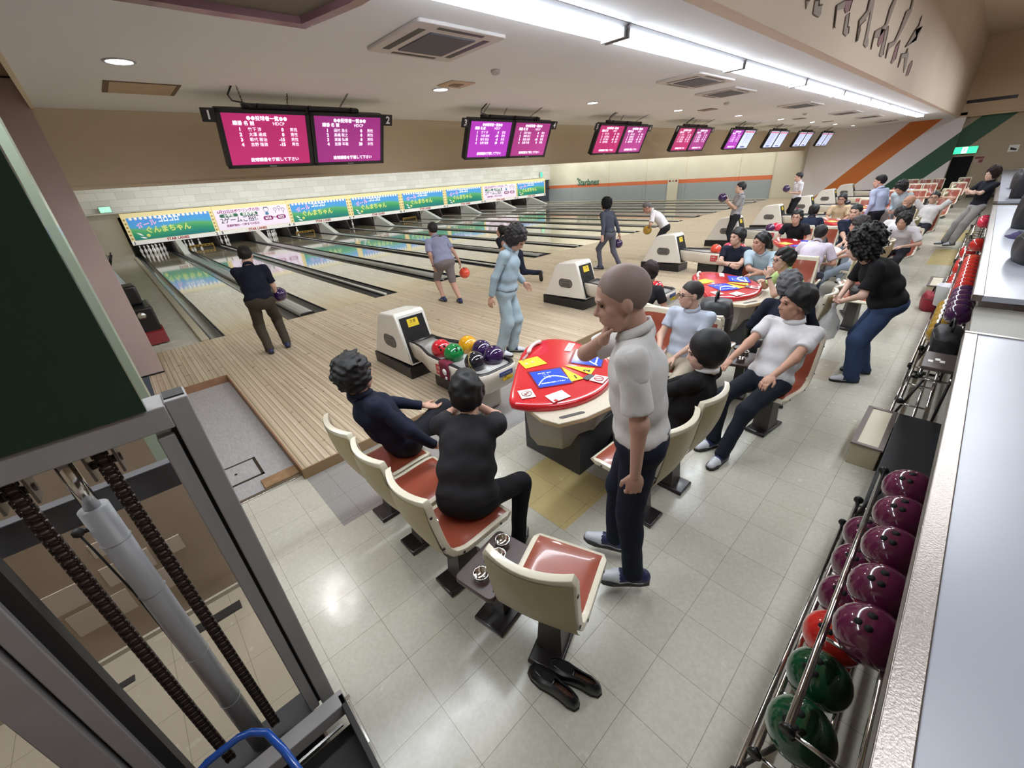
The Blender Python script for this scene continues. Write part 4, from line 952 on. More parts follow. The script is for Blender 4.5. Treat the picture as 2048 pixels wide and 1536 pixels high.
# ================================================================= counter, racks
wb = mat('counter_white', (160, 163, 174), .3, var=.03, vscale=2); strip = mat('brushed_strip', (140, 132, 126), .28, .9, bump=.12, bscale=160)
cfr = mat('counter_front', (60, 46, 42), .45); cg = mat('counter_grey', (128, 124, 114), .45)
CTZ = 1.0
def counter(x0, x1, lab):
    r = thing('counter', lab, 'counter', (x0, -8.63, FL))
    H = CTZ-FL
    b = B(); b.box(0, -1.6, H-.045, x1-x0, -.062, H, 0, .003); b.obj('worktop', wb, r)
    b = B(); b.box(0, -.064, H-.05, x1-x0, 0, H+.004, 0, .004); b.obj('edge_strip', strip, r)
    b = B(); b.box(0, -1.55, 0, x1-x0, -.25, H-.05); b.obj('front_panel', cfr, r)
    b = B(); b.box(x1-x0-.03, -1.6, H-.03, x1-x0, 0, H+.008, 0, .003); b.obj('end_strip', steel, r)
    return r
counter(-1.3, 3.12, 'long pale counter top in the right foreground with brushed metal edge')
counter(4.22, 12.0, 'pale counter top beyond the grey gap, holding black bags')
counter(12.9, 27.9, 'farthest pale counter top running to the end wall')
for i, (x0, x1) in enumerate(((3.125, 4.215), (12.005, 12.895))):
    r = thing('counter_gap', 'lower grey counter flap in the %s gap of the counter row' % ('near', 'far')[i], 'counter', (x0, -8.65, FL))
    b = B(); b.box(0, -1.5, .96, x1-x0, -.02, 1.0); b.obj('flap', cg, r); b = B(); b.box(0, -1.5, 0, .04, -.2, .96); b.box(x1-x0-.04, -1.5, 0, x1-x0, -.2, .96); b.obj('side_panels', cfr, r)
    b = B(); b.box(0, -1.5, 1.0, .02, -.02, 1.012); b.box(x1-x0-.02, -1.5, 1.0, x1-x0, -.02, 1.012); b.obj('edge_strips', steel, r)
def rack(x0, x1, lab, tiers=3):
    r = thing('ball_rack', lab, 'rack', (x0, -8.5, FL), 0, 'steel ball racks under the counter')
    L = x1-x0
    T_ = [(-.05, .56, -.19), (.01, .31, -.13), (.055, .12, -.08)][:tiers]
    T_ = [(-.015, .57, -.20), (.035, .31, -.14), (.062, .10, -.09)][:tiers]
    for (yf, z, yb) in T_:
        b = B(); b.cyl((0, yf, z), (L, yf, z), .0125, 10); b.cyl((0, yb, z), (L, yb, z), .0125, 10); b.obj('rail', chrome, r)
        n = max(2, int(L/.4))
        for i in range(n+1):
            x = .02+(L-.04)*i/n; b = B(); b.cyl((x, yf, z-.03), (x, yb, z-.03), .008, 8); b.obj('cross_bar', steel, r)
        for x in (0, L): b = B(); b.cyl((x-.006, yf, z), (x+.006, yf, z), .024, 14); b.obj('end_cap', black_p, r)
    b = B()
    for x in (.05, L-.05):
        b.tube([(x, .05, .02), (x, .05, .1), (x, .01, .27), (x, -.055, .54)], .010, 6); b.tube([(x, .06, .012), (x, -.2, .012)], .012, 6); b.tube([(x, -.2, 0), (x, -.2, .56)], .01, 6)
    b.obj('side_frames', mat('rack_dark', (50, 48, 48), .4, .6), r)
    return r
rack(.17, 1.93, 'steel ball rack in the right foreground full of plum and green balls')
rack(3.55, 5.0, 'empty steel ball rack under the counter gap')
rack(5.05, 8.6, 'steel ball rack beyond the red bag with gold and purple balls')
rack(8.7, 11.4, 'steel ball rack with scarlet balls before the leaning man')
rack(11.6, 15.5, 'far steel ball rack behind the leaning man')
yU, zU, yL_, zL = -8.628, .565, -8.555, .305
for i, (x, c, w_) in enumerate(((1.66, 'plum', 'farthest'), (1.40, 'plum', 'second farthest'), (1.14, 'plum', 'middle'), (.87, 'plum', 'second nearest'), (.63, 'plum', 'nearest'))):
    bowl_ball((x, yU, zU), c, 'plum coloured ball on the upper rail of the foreground rack, %s' % w_, 'balls on the foreground rack', (-.35, .25, 1))
for i, (x, c, w_) in enumerate(((1.50, 'plum', 'farthest plum'), (1.25, 'plum', 'middle plum'), (1.0, 'plum', 'nearest plum'), (.76, 'scarlet', 'scarlet marbled'), (.54, 'dkgreen', 'farther dark green'), (.30, 'dkgreen', 'nearest dark green'))):
    bowl_ball((x, yL_, zL), c, '%s ball on the lower rail of the foreground rack' % w_, 'balls on the foreground rack', (-.35, .3, 1))
pos = 'first second third fourth fifth sixth seventh eighth ninth tenth eleventh twelfth thirteenth fourteenth fifteenth sixteenth seventeenth eighteenth nineteenth'.split()
for i in range(14):
    c = 'violet' if i < 5 else ('scarlet' if i < 13 else 'orange')
    bowl_ball((5.2+i*.235, yU, zU), c, '%s ball on the upper rail of the second loaded rack, %s from the camera side' % ({'violet': 'purple'}.get(c, c), pos[i]), 'balls on the second loaded rack')
for i in range(13):
    if i in (6, 7, 8): continue
    c = 'gold' if i < 6 else 'scarlet'
    bowl_ball((5.3+i*.24, yL_, zL), c, '%s ball on the lower rail of the second loaded rack, %s from the camera side' % (c, pos[i]), 'balls on the second loaded rack')
for i, (x, y, z, c) in enumerate(((9.9, yU, zU, 'scarlet'), (9.0, yL_, zL, 'scarlet'), (9.25, yL_, zL, 'scarlet'), (9.5, yL_, zL, 'scarlet'), (10.6, yL_, zL, 'scarlet'), (10.85, yL_, zL, 'scarlet'), (13.0, yU, zU, 'pink'), (13.5, yU, zU, 'pink'))):
    bowl_ball((x, y, z), c, '%s ball on the %s rail of the far racks, %s from the camera side' % (c, 'upper' if z > .4 else 'lower', pos[i]), 'balls on the far racks')
b = B(); b.lathe([(.10, 0), (.13, .26), (.135, .27), (.12, .27), (.09, .02)], (0, 0, 0), 24); b.tube([(-.13, 0, .26), (-.1, 0, .36), (0, 0, .4), (.1, 0, .36), (.13, 0, .26)], .004, 5); o = b.obj('white_bucket', mat('bucket_white', (224, 226, 230), .4)); o.location = (6.95, -8.5, .21); tag(o, 'white plastic bucket standing on the lower rail among gold and scarlet balls', 'bucket')
# black cabinet run, beige step boxes
b = B(); b.box(1.98, -8.8, FL, 3.50, -8.495, .12, 0, .006); o = b.obj('low_cabinet', mat('cabinet_black', (30, 30, 33), .6)); tag(o, 'long low black cabinet on the floor under the foreground counter', 'cabinet')
def stepbox(x, y, lab):
    r = thing('step_box', lab, 'box', (x, y, FL), 0)
    fm = mat('frame_pewter', (120, 112, 108), .35, .6); bm_ = mat('box_beige', (182, 170, 142), .5, var=.08, vscale=6)
    b = B(); b.box(-.36, -.09, 0, .36, .09, .19, 0, .004); b.obj('box_body', bm_, r)
    b = B(); 
    for q in ((-.37, -.10, -.335, .10), (.335, -.10, .37, .10), (-.335, -.10, .335, -.065), (-.335, .065, .335, .10)): b.box(q[0], q[1], .185, q[2], q[3], .2, 0, .002)
    b.obj('top_frame', fm, r)
    b = B(); b.box(-.335, -.065, .178, .335, .065, .193); b.obj('top_panel', mat('box_top', (206, 196, 172), .45), r)
stepbox(3.18, -8.39, 'beige step box with pewter frame on the floor by the foreground rack')
stepbox(8.95, -8.33, 'beige step box on the floor near the gold balls')
b = B(); b.box(3.56, -8.80, .52, 3.95, -8.50, .55, 0, .004); b.box(3.56, -8.8, .44, 4.0, -8.76, .52); o = b.obj('shelf_board', mat('board_brown', (84, 74, 70), .4)); tag(o, 'brown shelf board with white paper slips laid on the empty rack', 'board')
for i, (x, y) in enumerate(((3.68, -8.56), (3.74, -8.60), (3.70, -8.63))):
    b = B(); b.box(x, y, .551, x+.05, y+.03, .553); b.obj('paper_slip', paper, o)
def bag(name, loc, sx, sy, sz, m, lab, rz=0, handle=True, parts=(), cat='bag', sag=.0):
    r = thing(name, lab, cat, loc, rz)
    b = B()
    def g(u, v):
        a = 2*PI*u; h = v; k = (1-.10*abs(2*h-1)**3)*(1-.28*max(0, h-.75)*4*.5)
        cx_, cy_ = math.cos(a), math.sin(a); p = 4.0; d = (abs(cx_)**p+abs(cy_)**p)**(-1/p)
        return (sx/2*cx_*d*k*(1+.03*math.sin(7*a+9*h)), sy/2*cy_*d*k*(1+.04*math.sin(5*a-6*h)), sz*h*(1-sag*abs(cx_)*h))
    n = 28; rings_ = [[g(i/n, j/10) for i in range(n)] for j in range(11)]
    b.rings(rings_, 0, True); b.obj('bag_body', m, r)
    b = B(); b.tube([g(i/n, .72) for i in range(n)], .004, 4, closed=True); b.obj('zip', mat('zip_dark', (60, 60, 62), .4, .4), r)
    if handle:
        b = B(); b.tube([(-sx*.22, 0, sz*.97), (-sx*.2, 0, sz+.05), (-sx*.08, 0, sz+.09), (sx*.08, 0, sz+.09), (sx*.2, 0, sz+.05), (sx*.22, 0, sz*.97)], .011, 6); b.obj('handle', black_p, r)
    return r
bgm = mat('bag_black', (34, 34, 37), .55, bump=.3, bscale=30); bgc = mat('bag_charcoal', (46, 46, 48), .45, bump=.2, bscale=14)
bag('backpack', (3.42, -6.88, .375), .30, .34, .50, bgc, 'bulky charcoal backpack propped on a seat beside the man in white polo', .2)
bag('duffel_bag', (5.95, -9.02, 1.0), .62, .36, .34, bgm, 'large black nylon bag lying on the second counter', .15, sag=.35)
bag('backpack', (8.6, -9.0, 1.0), .34, .3, .56, bgm, 'black backpack standing on the counter behind the purple cap', .3)
bag('backpack', (13.6, -8.98, 1.0), .36, .3, .5, bgm, 'black backpack on the counter right beside the leaning man', .1)
bag('shoulder_bag', (16.5, -9.0, 1.0), .5, .3, .42, bgm, 'farthest black bag on the counter with a white tag', .1)
r = thing('cap', 'dark purple cap lying on the counter before the upright backpack', 'cap', (7.6, -8.93, 1.0), .4)
b = B(); b.ball((0, 0, .0), .11, 20, sc=(1.1, .95, .8)); b.obj('crown', mat('cap_purple', (48, 38, 84), .7), r)
b = B(); b.prism([(.06, -.09), (.16, -.08), (.23, 0), (.16, .08), (.06, .09)], .005, .015, 'z', 0, .003); b.obj('brim', MATS['cap_purple'], r)
b = B(); b.box(-.1, -.06, .07, .02, .04, .1, 0, .008); b.obj('folded_cloth', mat('cloth_slate', (86, 92, 104), .8), r)
bag('gym_bag', (7.85, -8.36, FL), .34, .2, .26, mat('bag_red', (138, 24, 42), .6), 'small red gym bag with black strap on the floor by the racks', .2)
bag('tote_bag', (4.42, -8.60, .43), .42, .2, .20, bgm, 'black tote lying on the empty rack under the grey counter gap', .1)
bag('drawstring_bag', (9.62, -6.45, .375), .22, .2, .26, bgm, 'small black bag on a seat beyond the third scoring table', .0, handle=False, sag=.5)
bag('pouch', (6.3, -7.66, .375), .3, .2, .12, bgm, 'flat black pouch on the seats behind the curly haired person', .3, handle=False)
# ================================================================= hand stacker at the left
gm = mat('stacker_grey', (152, 149, 148), .45, 0, var=.06, vscale=7); dk = mat('stacker_dark', (34, 32, 33), .6)
r = thing('hand_stacker', 'tall grey hand stacker with chains, ram and green guard panel at left', 'stacker', (-1.12, -7.07, FL))
def W(x, y, z): return (x+1.12, y+7.07, z-FL)
def wbx(nm, m, *bx, bev=.004):
    b = B()
    for q in bx: b.box(*W(q[0], q[1], q[2]), *W(q[3], q[4], q[5]), 0, bev)
    return b.obj(nm, m, r)
wbx('mast_post', gm, (-.965, -7.07, .1, -.925, -6.99, 1.56)); wbx('mast_post', gm, (-.915, -7.08, .05, -.86, -6.99, 1.66)); wbx('post_seam', dk, (-.925, -7.05, .1, -.915, -7.0, 1.6), bev=0)
wbx('mast_post', gm, (-1.43, -7.07, .1, -1.385, -6.99, 1.56)); wbx('mast_post', gm, (-1.52, -7.08, .05, -1.44, -6.99, 1.66)); wbx('post_seam', dk, (-1.385, -7.05, .1, -1.35, -7.0, 1.56), bev=0); wbx('post_seam', dk, (-1.44, -7.05, .1, -1.43, -7.0, 1.56), bev=0)
wbx('top_crossbar', gm, (-1.52, -7.09, 1.585, -.915, -6.98, 1.655)); wbx('post_cap', dk, (-.912, -7.06, 1.66, -.865, -7.0, 1.664), bev=0)
wbx('rear_crossbar', mat('stacker_bar', (88, 86, 88), .5), (-1.5, -6.94, 1.33, -.93, -6.90, 1.42))
b = B(); b.cyl(W(-1.155, -7.03, .1), W(-1.155, -7.03, 1.42), .033, 24)
for z in (.45, .75, 1.08, 1.3): b.tube([(W(-1.155, -7.03, z)[0]+.0345*math.cos(a), W(0, -7.03, z)[1]+.0345*math.sin(a), W(0, 0, z)[2]) for a in [2*PI*i/20 for i in range(20)]], .0012, 4, closed=True)
b.obj('ram_cylinder', mat('ram_grey', (150, 150, 152), .4, 0), r)
b = B(); b.cyl(W(-1.155, -7.03, 1.42), W(-1.155, -7.03, 1.60), .018, 16); b.obj('ram_rod', chrome, r)
b = B(); b.cyl(W(-1.155, -7.03, 1.36), W(-1.20, -7.04, 1.37), .008, 8); b.ball(W(-1.205, -7.04, 1.37), .014, 10); b.tube([W(-1.205, -7.04, 1.36), W(-1.20, -7.04, 1.3), W(-1.19, -7.03, 1.1), W(-1.185, -7.03, .7)], .003, 5); b.obj('hose_fitting', dk, r)
ch_m = mat('chain_rust', (58, 46, 40), .5, .6); ch_l = mat('chain_plate', (112, 104, 98), .4, .7)
def stchain(x):
    n = 104
    b = B()
    for i in range(n):
        z0 = .16+i*.0136
        for sx in (-1, 1):
            w_ = .0150 if i % 2 else .0115
            b.prism([(W(0, -7.049, 0)[1], z0-FL-.003), (W(0, -7.034, 0)[1], z0-FL-.003), (W(0, -7.034, 0)[1], z0-FL+.0165), (W(0, -7.049, 0)[1], z0-FL+.0165)], W(x+sx*w_-.0013, 0, 0)[0], W(x+sx*w_+.0013, 0, 0)[0], 'x')
        b.cyl(W(x-.017, -7.042, z0), W(x+.017, -7.042, z0), .0048, 8, 0 if i % 2 else 1)
        b.box(*W(x-.009, -7.045, z0+.001), *W(x+.009, -7.040, z0+.0095), 0)
    b.obj('leaf_chain', [ch_m, ch_l], r)
    b = B(); b.box(*W(x-.032, -7.06, 1.5), *W(x-.026, -7.0, 1.6), 0); b.box(*W(x+.026, -7.06, 1.5), *W(x+.032, -7.0, 1.6), 0); b.cyl(W(x-.036, -7.03, 1.535), W(x+.036, -7.03, 1.535), .012, 10); b.obj('pulley_bracket', ch_l, r)
stchain(-1.085); stchain(-1.25)
wbx('guard_panel', [mat('guard_green', (16, 48, 28), .35, coat=.3)][0], (-2.2, -7.10, 1.657, -.952, -7.06, 2.9), bev=.002)
wbx('base_beam', gm, (-1.45, -7.20, .12, -.835, -7.13, .19)); wbx('base_rod', steel, (-1.3, -7.235, .12, -.88, -7.225, .13), bev=0)
wbx('base_box', dk, (-1.6, -7.75, FL+.03, -.85, -7.21, .06), (-1.5, -7.12, FL+.02, -.96, -6.95, .1)); wbx('side_plate', dk, (-.858, -7.7, FL+.02, -.835, -7.15, .19))
b = B(); b.cyl(W(-.91, -6.86, FL+.045), W(-.87, -6.86, FL+.045), .045, 18); b.obj('front_wheel', mat('wheel_grey', (120, 122, 120), .5), r)
b = B(); b.cyl(W(-.93, -7.55, FL+.03), W(-.88, -7.55, FL+.03), .03, 18); b.cyl(W(-1.45, -7.55, FL+.03), W(-1.40, -7.55, FL+.03), .03, 18); b.obj('rear_wheels', dk, r)
wbx('foot_pedal', mat('pedal_maroon', (84, 34, 38), .5), (-.90, -7.0, .02, -.86, -6.92, .1)); wbx('side_latch', chrome, (-.832, -7.36, .13, -.826, -7.18, .15), (-.832, -7.38, .02, -.826, -7.36, .15), (-.85, -7.17, .14, -.815, -7.155, .155), bev=0)
b = B(); b.tube([W(*p) for p in ((-1.5, -7.20, .20), (-1.38, -7.15, .33), (-1.27, -7.15, .385), (-1.17, -7.16, .40), (-1.13, -7.18, .405), (-1.09, -7.22, .40), (-1.065, -7.30, .37), (-1.04, -7.42, .30), (-1.03, -7.5, .2), (-1.03, -7.5, .05))], .013, 12); b.obj('blue_handle', mat('handle_blue', (18, 78, 168), .25, coat=.5), r)
# pinkish cloth hanging at the lower left
b = B()
def cl(u, v):
    return (-1.60+.10*math.sin(3*u+.6)+.05*math.sin(9*u), -7.9+.85*u, FL+.02+1.12*v*(1-.25*u*0))
b.grid(cl, 30, 6); o = b.obj('dust_cloth', mat('cloth_pink', (168, 146, 136), .8, bump=.15, bscale=6)); o.modifiers.new('s', 'SOLIDIFY').thickness = .01
tag(o, 'dusty pink cloth hanging beside the stacker in the lower left corner', 'cloth')
# floor grille and papers seen through the mast
b = B(); b.box(-1.36, -6.05, FL, -1.08, -5.98, FL+.006)
for i in range(13): b.box(-1.355+i*.021, -6.045, FL+.006, -1.345+i*.021, -5.985, FL+.010)
o = b.obj('floor_grille', mat('grille_dark', (58, 54, 52), .5, .4)); tag(o, 'dark metal grille strip on the floor seen through the stacker mast', 'grille')
b = B(); b.box(-1.72, -6.1, FL, -1.60, -6.06, FL+.006); o = b.obj('floor_grille', MATS['grille_dark']); tag(o, 'short dark metal strip on the floor at the left behind the ram', 'grille')
pp = mat('notice_paper', (176, 160, 146), .6)
for i, (x, z, w_, h_) in enumerate(((-1.75, .32, .2, .14), (-1.52, .34, .2, .13), (-1.72, .14, .24, .15), (-1.45, .15, .2, .15), (-1.5, .54, .14, .09), (-1.3, .36, .12, .1))):
    b = B(); b.box(x, -5.856, z, x+w_, -5.85, z+h_); o = b.obj('wall_paper_sheet', pp); tag(o, 'pale paper sheet pinned low on the partition, %s counted from the left' % pos[i], 'paper', 'sheets on the partition')
# pair of black leather shoes
def build_shoe():
    r = thing('leather_shoe', '', 'shoe', (0, 0, FL))
    ol = [(.148, 0), (.140, .025), (.105, .042), (.05, .046), (0, .036), (-.05, .030), (-.10, .032), (-.135, .022), (-.145, 0)]
    full = ol + [(x, -y) for x, y in reversed(ol[1:-1])]
    b = B(); b.rings([[(x, y, 0) for x, y in full], [(x*1.01, y*1.03, .008) for x, y in full], [(x, y, .016) for x, y in full]], 0, True); b.obj('sole', mat('sole_black', (16, 15, 15), .5), r)
    def h(x): return .055 if x < -.02 else max(.026, .055-.30*(x+.02)*.62)
    prof = lambda k, f: [(x*(.985 if f < .5 else k), y*k, .016 + h(x)*f) for x, y in full]
    b = B(); b.rings([prof(.97, 0), prof(1.0, .3), prof(.93, .7), prof(.80, .92)], 0, False)
    ring = prof(.80, .92); 
    top = [(x*.93+(-.0), y*.55, .016+h(x)*1.04) for x, y in full]
    # close the toe, leave the foot opening
    n = len(full)
    b.rings([ring, [(min(x, .135), y*.55, .016+h(x)*1.05) for x, y, z in ring]], 0, False)
    o = b.obj('upper', mat('leather_black', (22, 21, 24), .3, coat=.25), r)
    b = B(); pts = [(.13, .0), (.11, .02), (.03, .024), (.0, .02), (0, -.02), (.03, -.024), (.11, -.02)]
    b._faces([(x, y, .016+h(x)*1.05-.001) for x, y in pts], [tuple(range(len(pts)))], 0, False); b.prism([(x, y*.9) for x, y in [(.118, 0), (.10, .022), (.02, .026), (-.005, .02), (-.005, -.02), (.02, -.026), (.10, -.022)]], .03, .0565, 'z', 0, .006); b.obj('vamp', MATS['leather_black'], r)
    b = B(); pts = [(.0, .022), (-.05, .024), (-.10, .024), (-.125, .012), (-.125, -.012), (-.10, -.024), (-.05, -.024), (0, -.022)]
    b.prism(pts, .02, .034, 'z'); b.obj('insole', mat('insole_tan', (104, 70, 54), .7), r)
    return r
s1 = build_shoe(); s1.location = (-.075, -7.70, FL); s1.rotation_euler.z = math.radians(97); tag(s1, 'black leather slip-on shoe on the floor, left one of the empty pair', 'shoe', 'empty black shoes')
s2 = dup(s1, (.025, -7.745, FL), math.radians(106), 'black leather slip-on shoe on the floor, right one of the empty pair', 'empty black shoes')
# clutter at the far left by lane one
r = thing('covered_machine', 'black cleaning machine with red base beside the first lane', 'machine', (-.93, 1.2, -.03), 0)
b = B(); b.box(-.18, -.45, .05, .18, .4, .62, 0, .03); b.box(-.15, -.1, .62, .1, .35, .95, 0, .04); b.obj('machine_body', black_p, r)
b = B(); b.prism([(-.6, .02), (-.35, .02), (-.35, .28), (-.48, .2)], -.15, .2, 'x', 0, .01); b.obj('red_base', mat('machine_red', (120, 24, 30), .4), r)
b = B(); b.cyl((.0, -.455, .5), (0, -.47, .5), .06, 16); b.obj('round_dial', steel, r)
b = B()
def sh_(u, v): return (-.16+.34*u+.02*math.sin(20*v), .45+1.5*v, .12+.95*(1-v)*(.6+.4*math.sin(PI*u))+.05*math.sin(12*v+5*u))
r = thing('plastic_cover', 'crumpled pale blue printed sheet draped against the left wall by lane one', 'sheet', (-.95, 2.2, -.10))
b.grid(lambda u, v: (-.2+.34*u+.02*math.sin(20*v), .0+1.7*v, .02+1.1*(1-abs(u-.2)*.9)*(.35+.65*v)+.05*math.sin(14*v+5*u)), 14, 26); o = b.obj('sheet_fold', mat('sheet_blue', (176, 190, 200), .45, var=.25, vscale=40), r); o.modifiers.new('s', 'SOLIDIFY').thickness = .01
b = B(); rnd = random.Random(3)
for i in range(14):
    a = rnd.uniform(0, 6.28); b.tube([(-.1, 1.9, 1.1), (-.1+.1*math.cos(a), 1.9+.1*math.sin(a), 1.3+rnd.uniform(-.05, .1))], .012, 4)
b.obj('black_tuft', black_p, r)
# ================================================================= people
V = lambda *a: np.array(a, float)
def nrm(v): return v/(np.linalg.norm(v)+1e-9)
class SDF:
    def __init__(s, vox, k=.03): s.vox, s.k, s.pr, s.cl, s.jit = vox, k, [], [], 0
    def cap(s, a, b, ra, rb=None): s.pr.append(('c', V(*a), V(*b), ra, ra if rb is None else rb)); return s
    def ell(s, c, R, r): s.pr.append(('e', V(*c), np.array(R, float), V(*r))); return s       # R columns are the axes
    def clip(s, p, n): s.cl.append((V(*p), nrm(V(*n)))); return s                         # removes the side n points to
    def mesh(s, noise=0, seed=0, freq=14):
        vx, k = s.vox, s.k; lo, hi = [], []
        for q in s.pr:
            if q[0] == 'c': R = max(q[3], q[4]); lo.append(np.minimum(q[1], q[2])-R); hi.append(np.maximum(q[1], q[2])+R)
            else: R = max(q[3]); lo.append(q[1]-R); hi.append(q[1]+R)
        lo = np.min(lo, 0)-3*vx; hi = np.max(hi, 0)+3*vx; n = np.ceil((hi-lo)/vx).astype(int)+1
        F = np.full(tuple(n), .2, np.float32); mg = .055
        ax = [lo[i]+vx*np.arange(n[i]) for i in range(3)]
        for q in s.pr:
            if q[0] == 'c': R = max(q[3], q[4])+mg; a = np.minimum(q[1], q[2])-R; b = np.maximum(q[1], q[2])+R
            else: R = max(q[3])+mg; a = q[1]-R; b = q[1]+R
            i0 = np.maximum(0, np.floor((a-lo)/vx).astype(int)); i1 = np.minimum(n, np.ceil((b-lo)/vx).astype(int)+1)
            X, Y, Z = np.meshgrid(*[ax[i][i0[i]:i1[i]] for i in range(3)], indexing='ij')
            P = np.stack([X, Y, Z], -1)
            if q[0] == 'c':
                ba = q[2]-q[1]; h = np.clip(((P-q[1])@ba)/(ba@ba+1e-9), 0, 1); d = np.linalg.norm(P-q[1]-h[..., None]*ba, axis=-1)-(q[3]+(q[4]-q[3])*h)
            else:
                l = (P-q[1])@q[2]; k0 = np.linalg.norm(l/q[3], axis=-1); k1 = np.linalg.norm(l/q[3]**2, axis=-1); d = k0*(k0-1)/(k1+1e-9)
            sl = tuple(slice(i0[i], i1[i]) for i in range(3)); f = F[sl]
            h = np.clip(.5+.5*(f-d)/k, 0, 1); F[sl] = np.where(np.abs(f-d) < k, d*h+f*(1-h)-k*h*(1-h), np.minimum(f, d))
        X, Y, Z = np.meshgrid(*ax, indexing='ij')
        if noise:
            rg = np.random.RandomState(seed); nn = 14
            for _ in range(nn):
                w_ = rg.normal(size=3); w_ = w_/np.linalg.norm(w_)*freq*rg.uniform(.6, 2.0); F += noise*np.sin(X*w_[0]+Y*w_[1]+Z*w_[2]+rg.uniform(0, 6.3)).astype(np.float32)*(.45 if nn == 6 else .38)
        for i_, (p, m) in enumerate(s.cl):
            pl = ((X-p[0])*m[0]+(Y-p[1])*m[1]+(Z-p[2])*m[2]).astype(np.float32)
            if s.jit and i_ == 0: pl = pl + s.jit*(np.sin(X*150+Z*60+seed)+np.sin(Y*170+X*45+seed*2)+np.sin(Z*90-Y*75)).astype(np.float32)
            F = np.maximum(F, pl)
        for i in range(3):
            a = [slice(None)]*3; a[i] = 0; F[tuple(a)] = .2; a[i] = -1; F[tuple(a)] = .2
        return nets(F, lo, vx)
def nets(F, lo, vx):
    nx, ny, nz = F.shape; S = np.array([ny*nz, nz, 1]); ins = F < 0
    acc = np.zeros((nx*ny*nz, 3), np.float32); cnt = np.zeros(nx*ny*nz, np.float32); Q = []
    for a in range(3):
        s0 = [slice(None)]*3; s1 = [slice(None)]*3; s0[a] = slice(0, -1); s1[a] = slice(1, None)
        A, Bv = F[tuple(s0)], F[tuple(s1)]; m = (A < 0) != (Bv < 0)
        I = np.argwhere(m); fa, fb = A[m], Bv[m]; t = fa/(fa-fb); P = I.astype(np.float32); P[:, a] += t
        b, c = (a+1) % 3, (a+2) % 3; ok = (I[:, b] > 0) & (I[:, c] > 0); I, P, fa = I[ok], P[ok], fa[ok]
        base = I@S; q = [base, base-S[b], base-S[b]-S[c], base-S[c]]
        for z in q:
            np.add.at(acc, z, P); np.add.at(cnt, z, 1)
        quad = np.stack(q, 1); fl = fa >= 0; quad[fl] = quad[fl][:, ::-1]; Q.append(quad)
    Q = np.concatenate(Q); ids = np.nonzero(cnt)[0]; mp = np.zeros(nx*ny*nz, np.int64); mp[ids] = np.arange(len(ids))
    return (acc[ids]/cnt[ids][:, None])*vx+lo, mp[Q]
def smooth(v, q, it=2):
    for _ in range(it):
        s = np.zeros_like(v); c = np.zeros(len(v))
        for i in range(4):
            a, b = q[:, i], q[:, (i+1) % 4]; np.add.at(s, a, v[b]); np.add.at(c, a, 1); np.add.at(s, b, v[a]); np.add.at(c, b, 1)
        v = v*.5+.5*s/np.maximum(c, 1)[:, None]
    return v
def mkobj(name, parts, mats, parent, org, face_mat=None, it=1):
    vs, qs, o = [], [], 0
    for v, q in parts:
        v = smooth(v, q, it); vs.append(v); qs.append(q+o); o += len(v)
    v = np.concatenate(vs); q = np.concatenate(qs)
    me = bpy.data.meshes.new(name); me.from_pydata((v-org).tolist(), [], q.tolist())
    for m in (mats if isinstance(mats, list) else [mats]): me.materials.append(m)
    me.polygons.foreach_set('use_smooth', [True]*len(q))
    if face_mat is not None: me.polygons.foreach_set('material_index', face_mat(v[q].mean(1)).astype(int).tolist())
    me.update(); ob = bpy.data.objects.new(name, me); COL.objects.link(ob); ob.parent = parent
    return ob
def ik(a, t, l1, l2, pole):
    d = t-a; L = np.linalg.norm(d); M_ = (l1+l2)*.995
    if L > M_: t = a+d/L*M_; L = M_; d = t-a
    u = d/L; x = (l1*l1-l2*l2+L*L)/(2*L); h = math.sqrt(max(0, l1*l1-x*x)); p = pole-u*(pole@u); p = nrm(p)
    return a+u*x+p*h, t
SK = {}
def skin(c): return mat('skin_%d_%d_%d' % c, c, .5, spec=.35)
def cloth(c, nm='cloth', var=.06, vs=14): return mat('%s_%d_%d_%d' % ((nm,)+c), c, .85, var=var, vscale=vs, spec=.25, bump=.55, bscale=9)
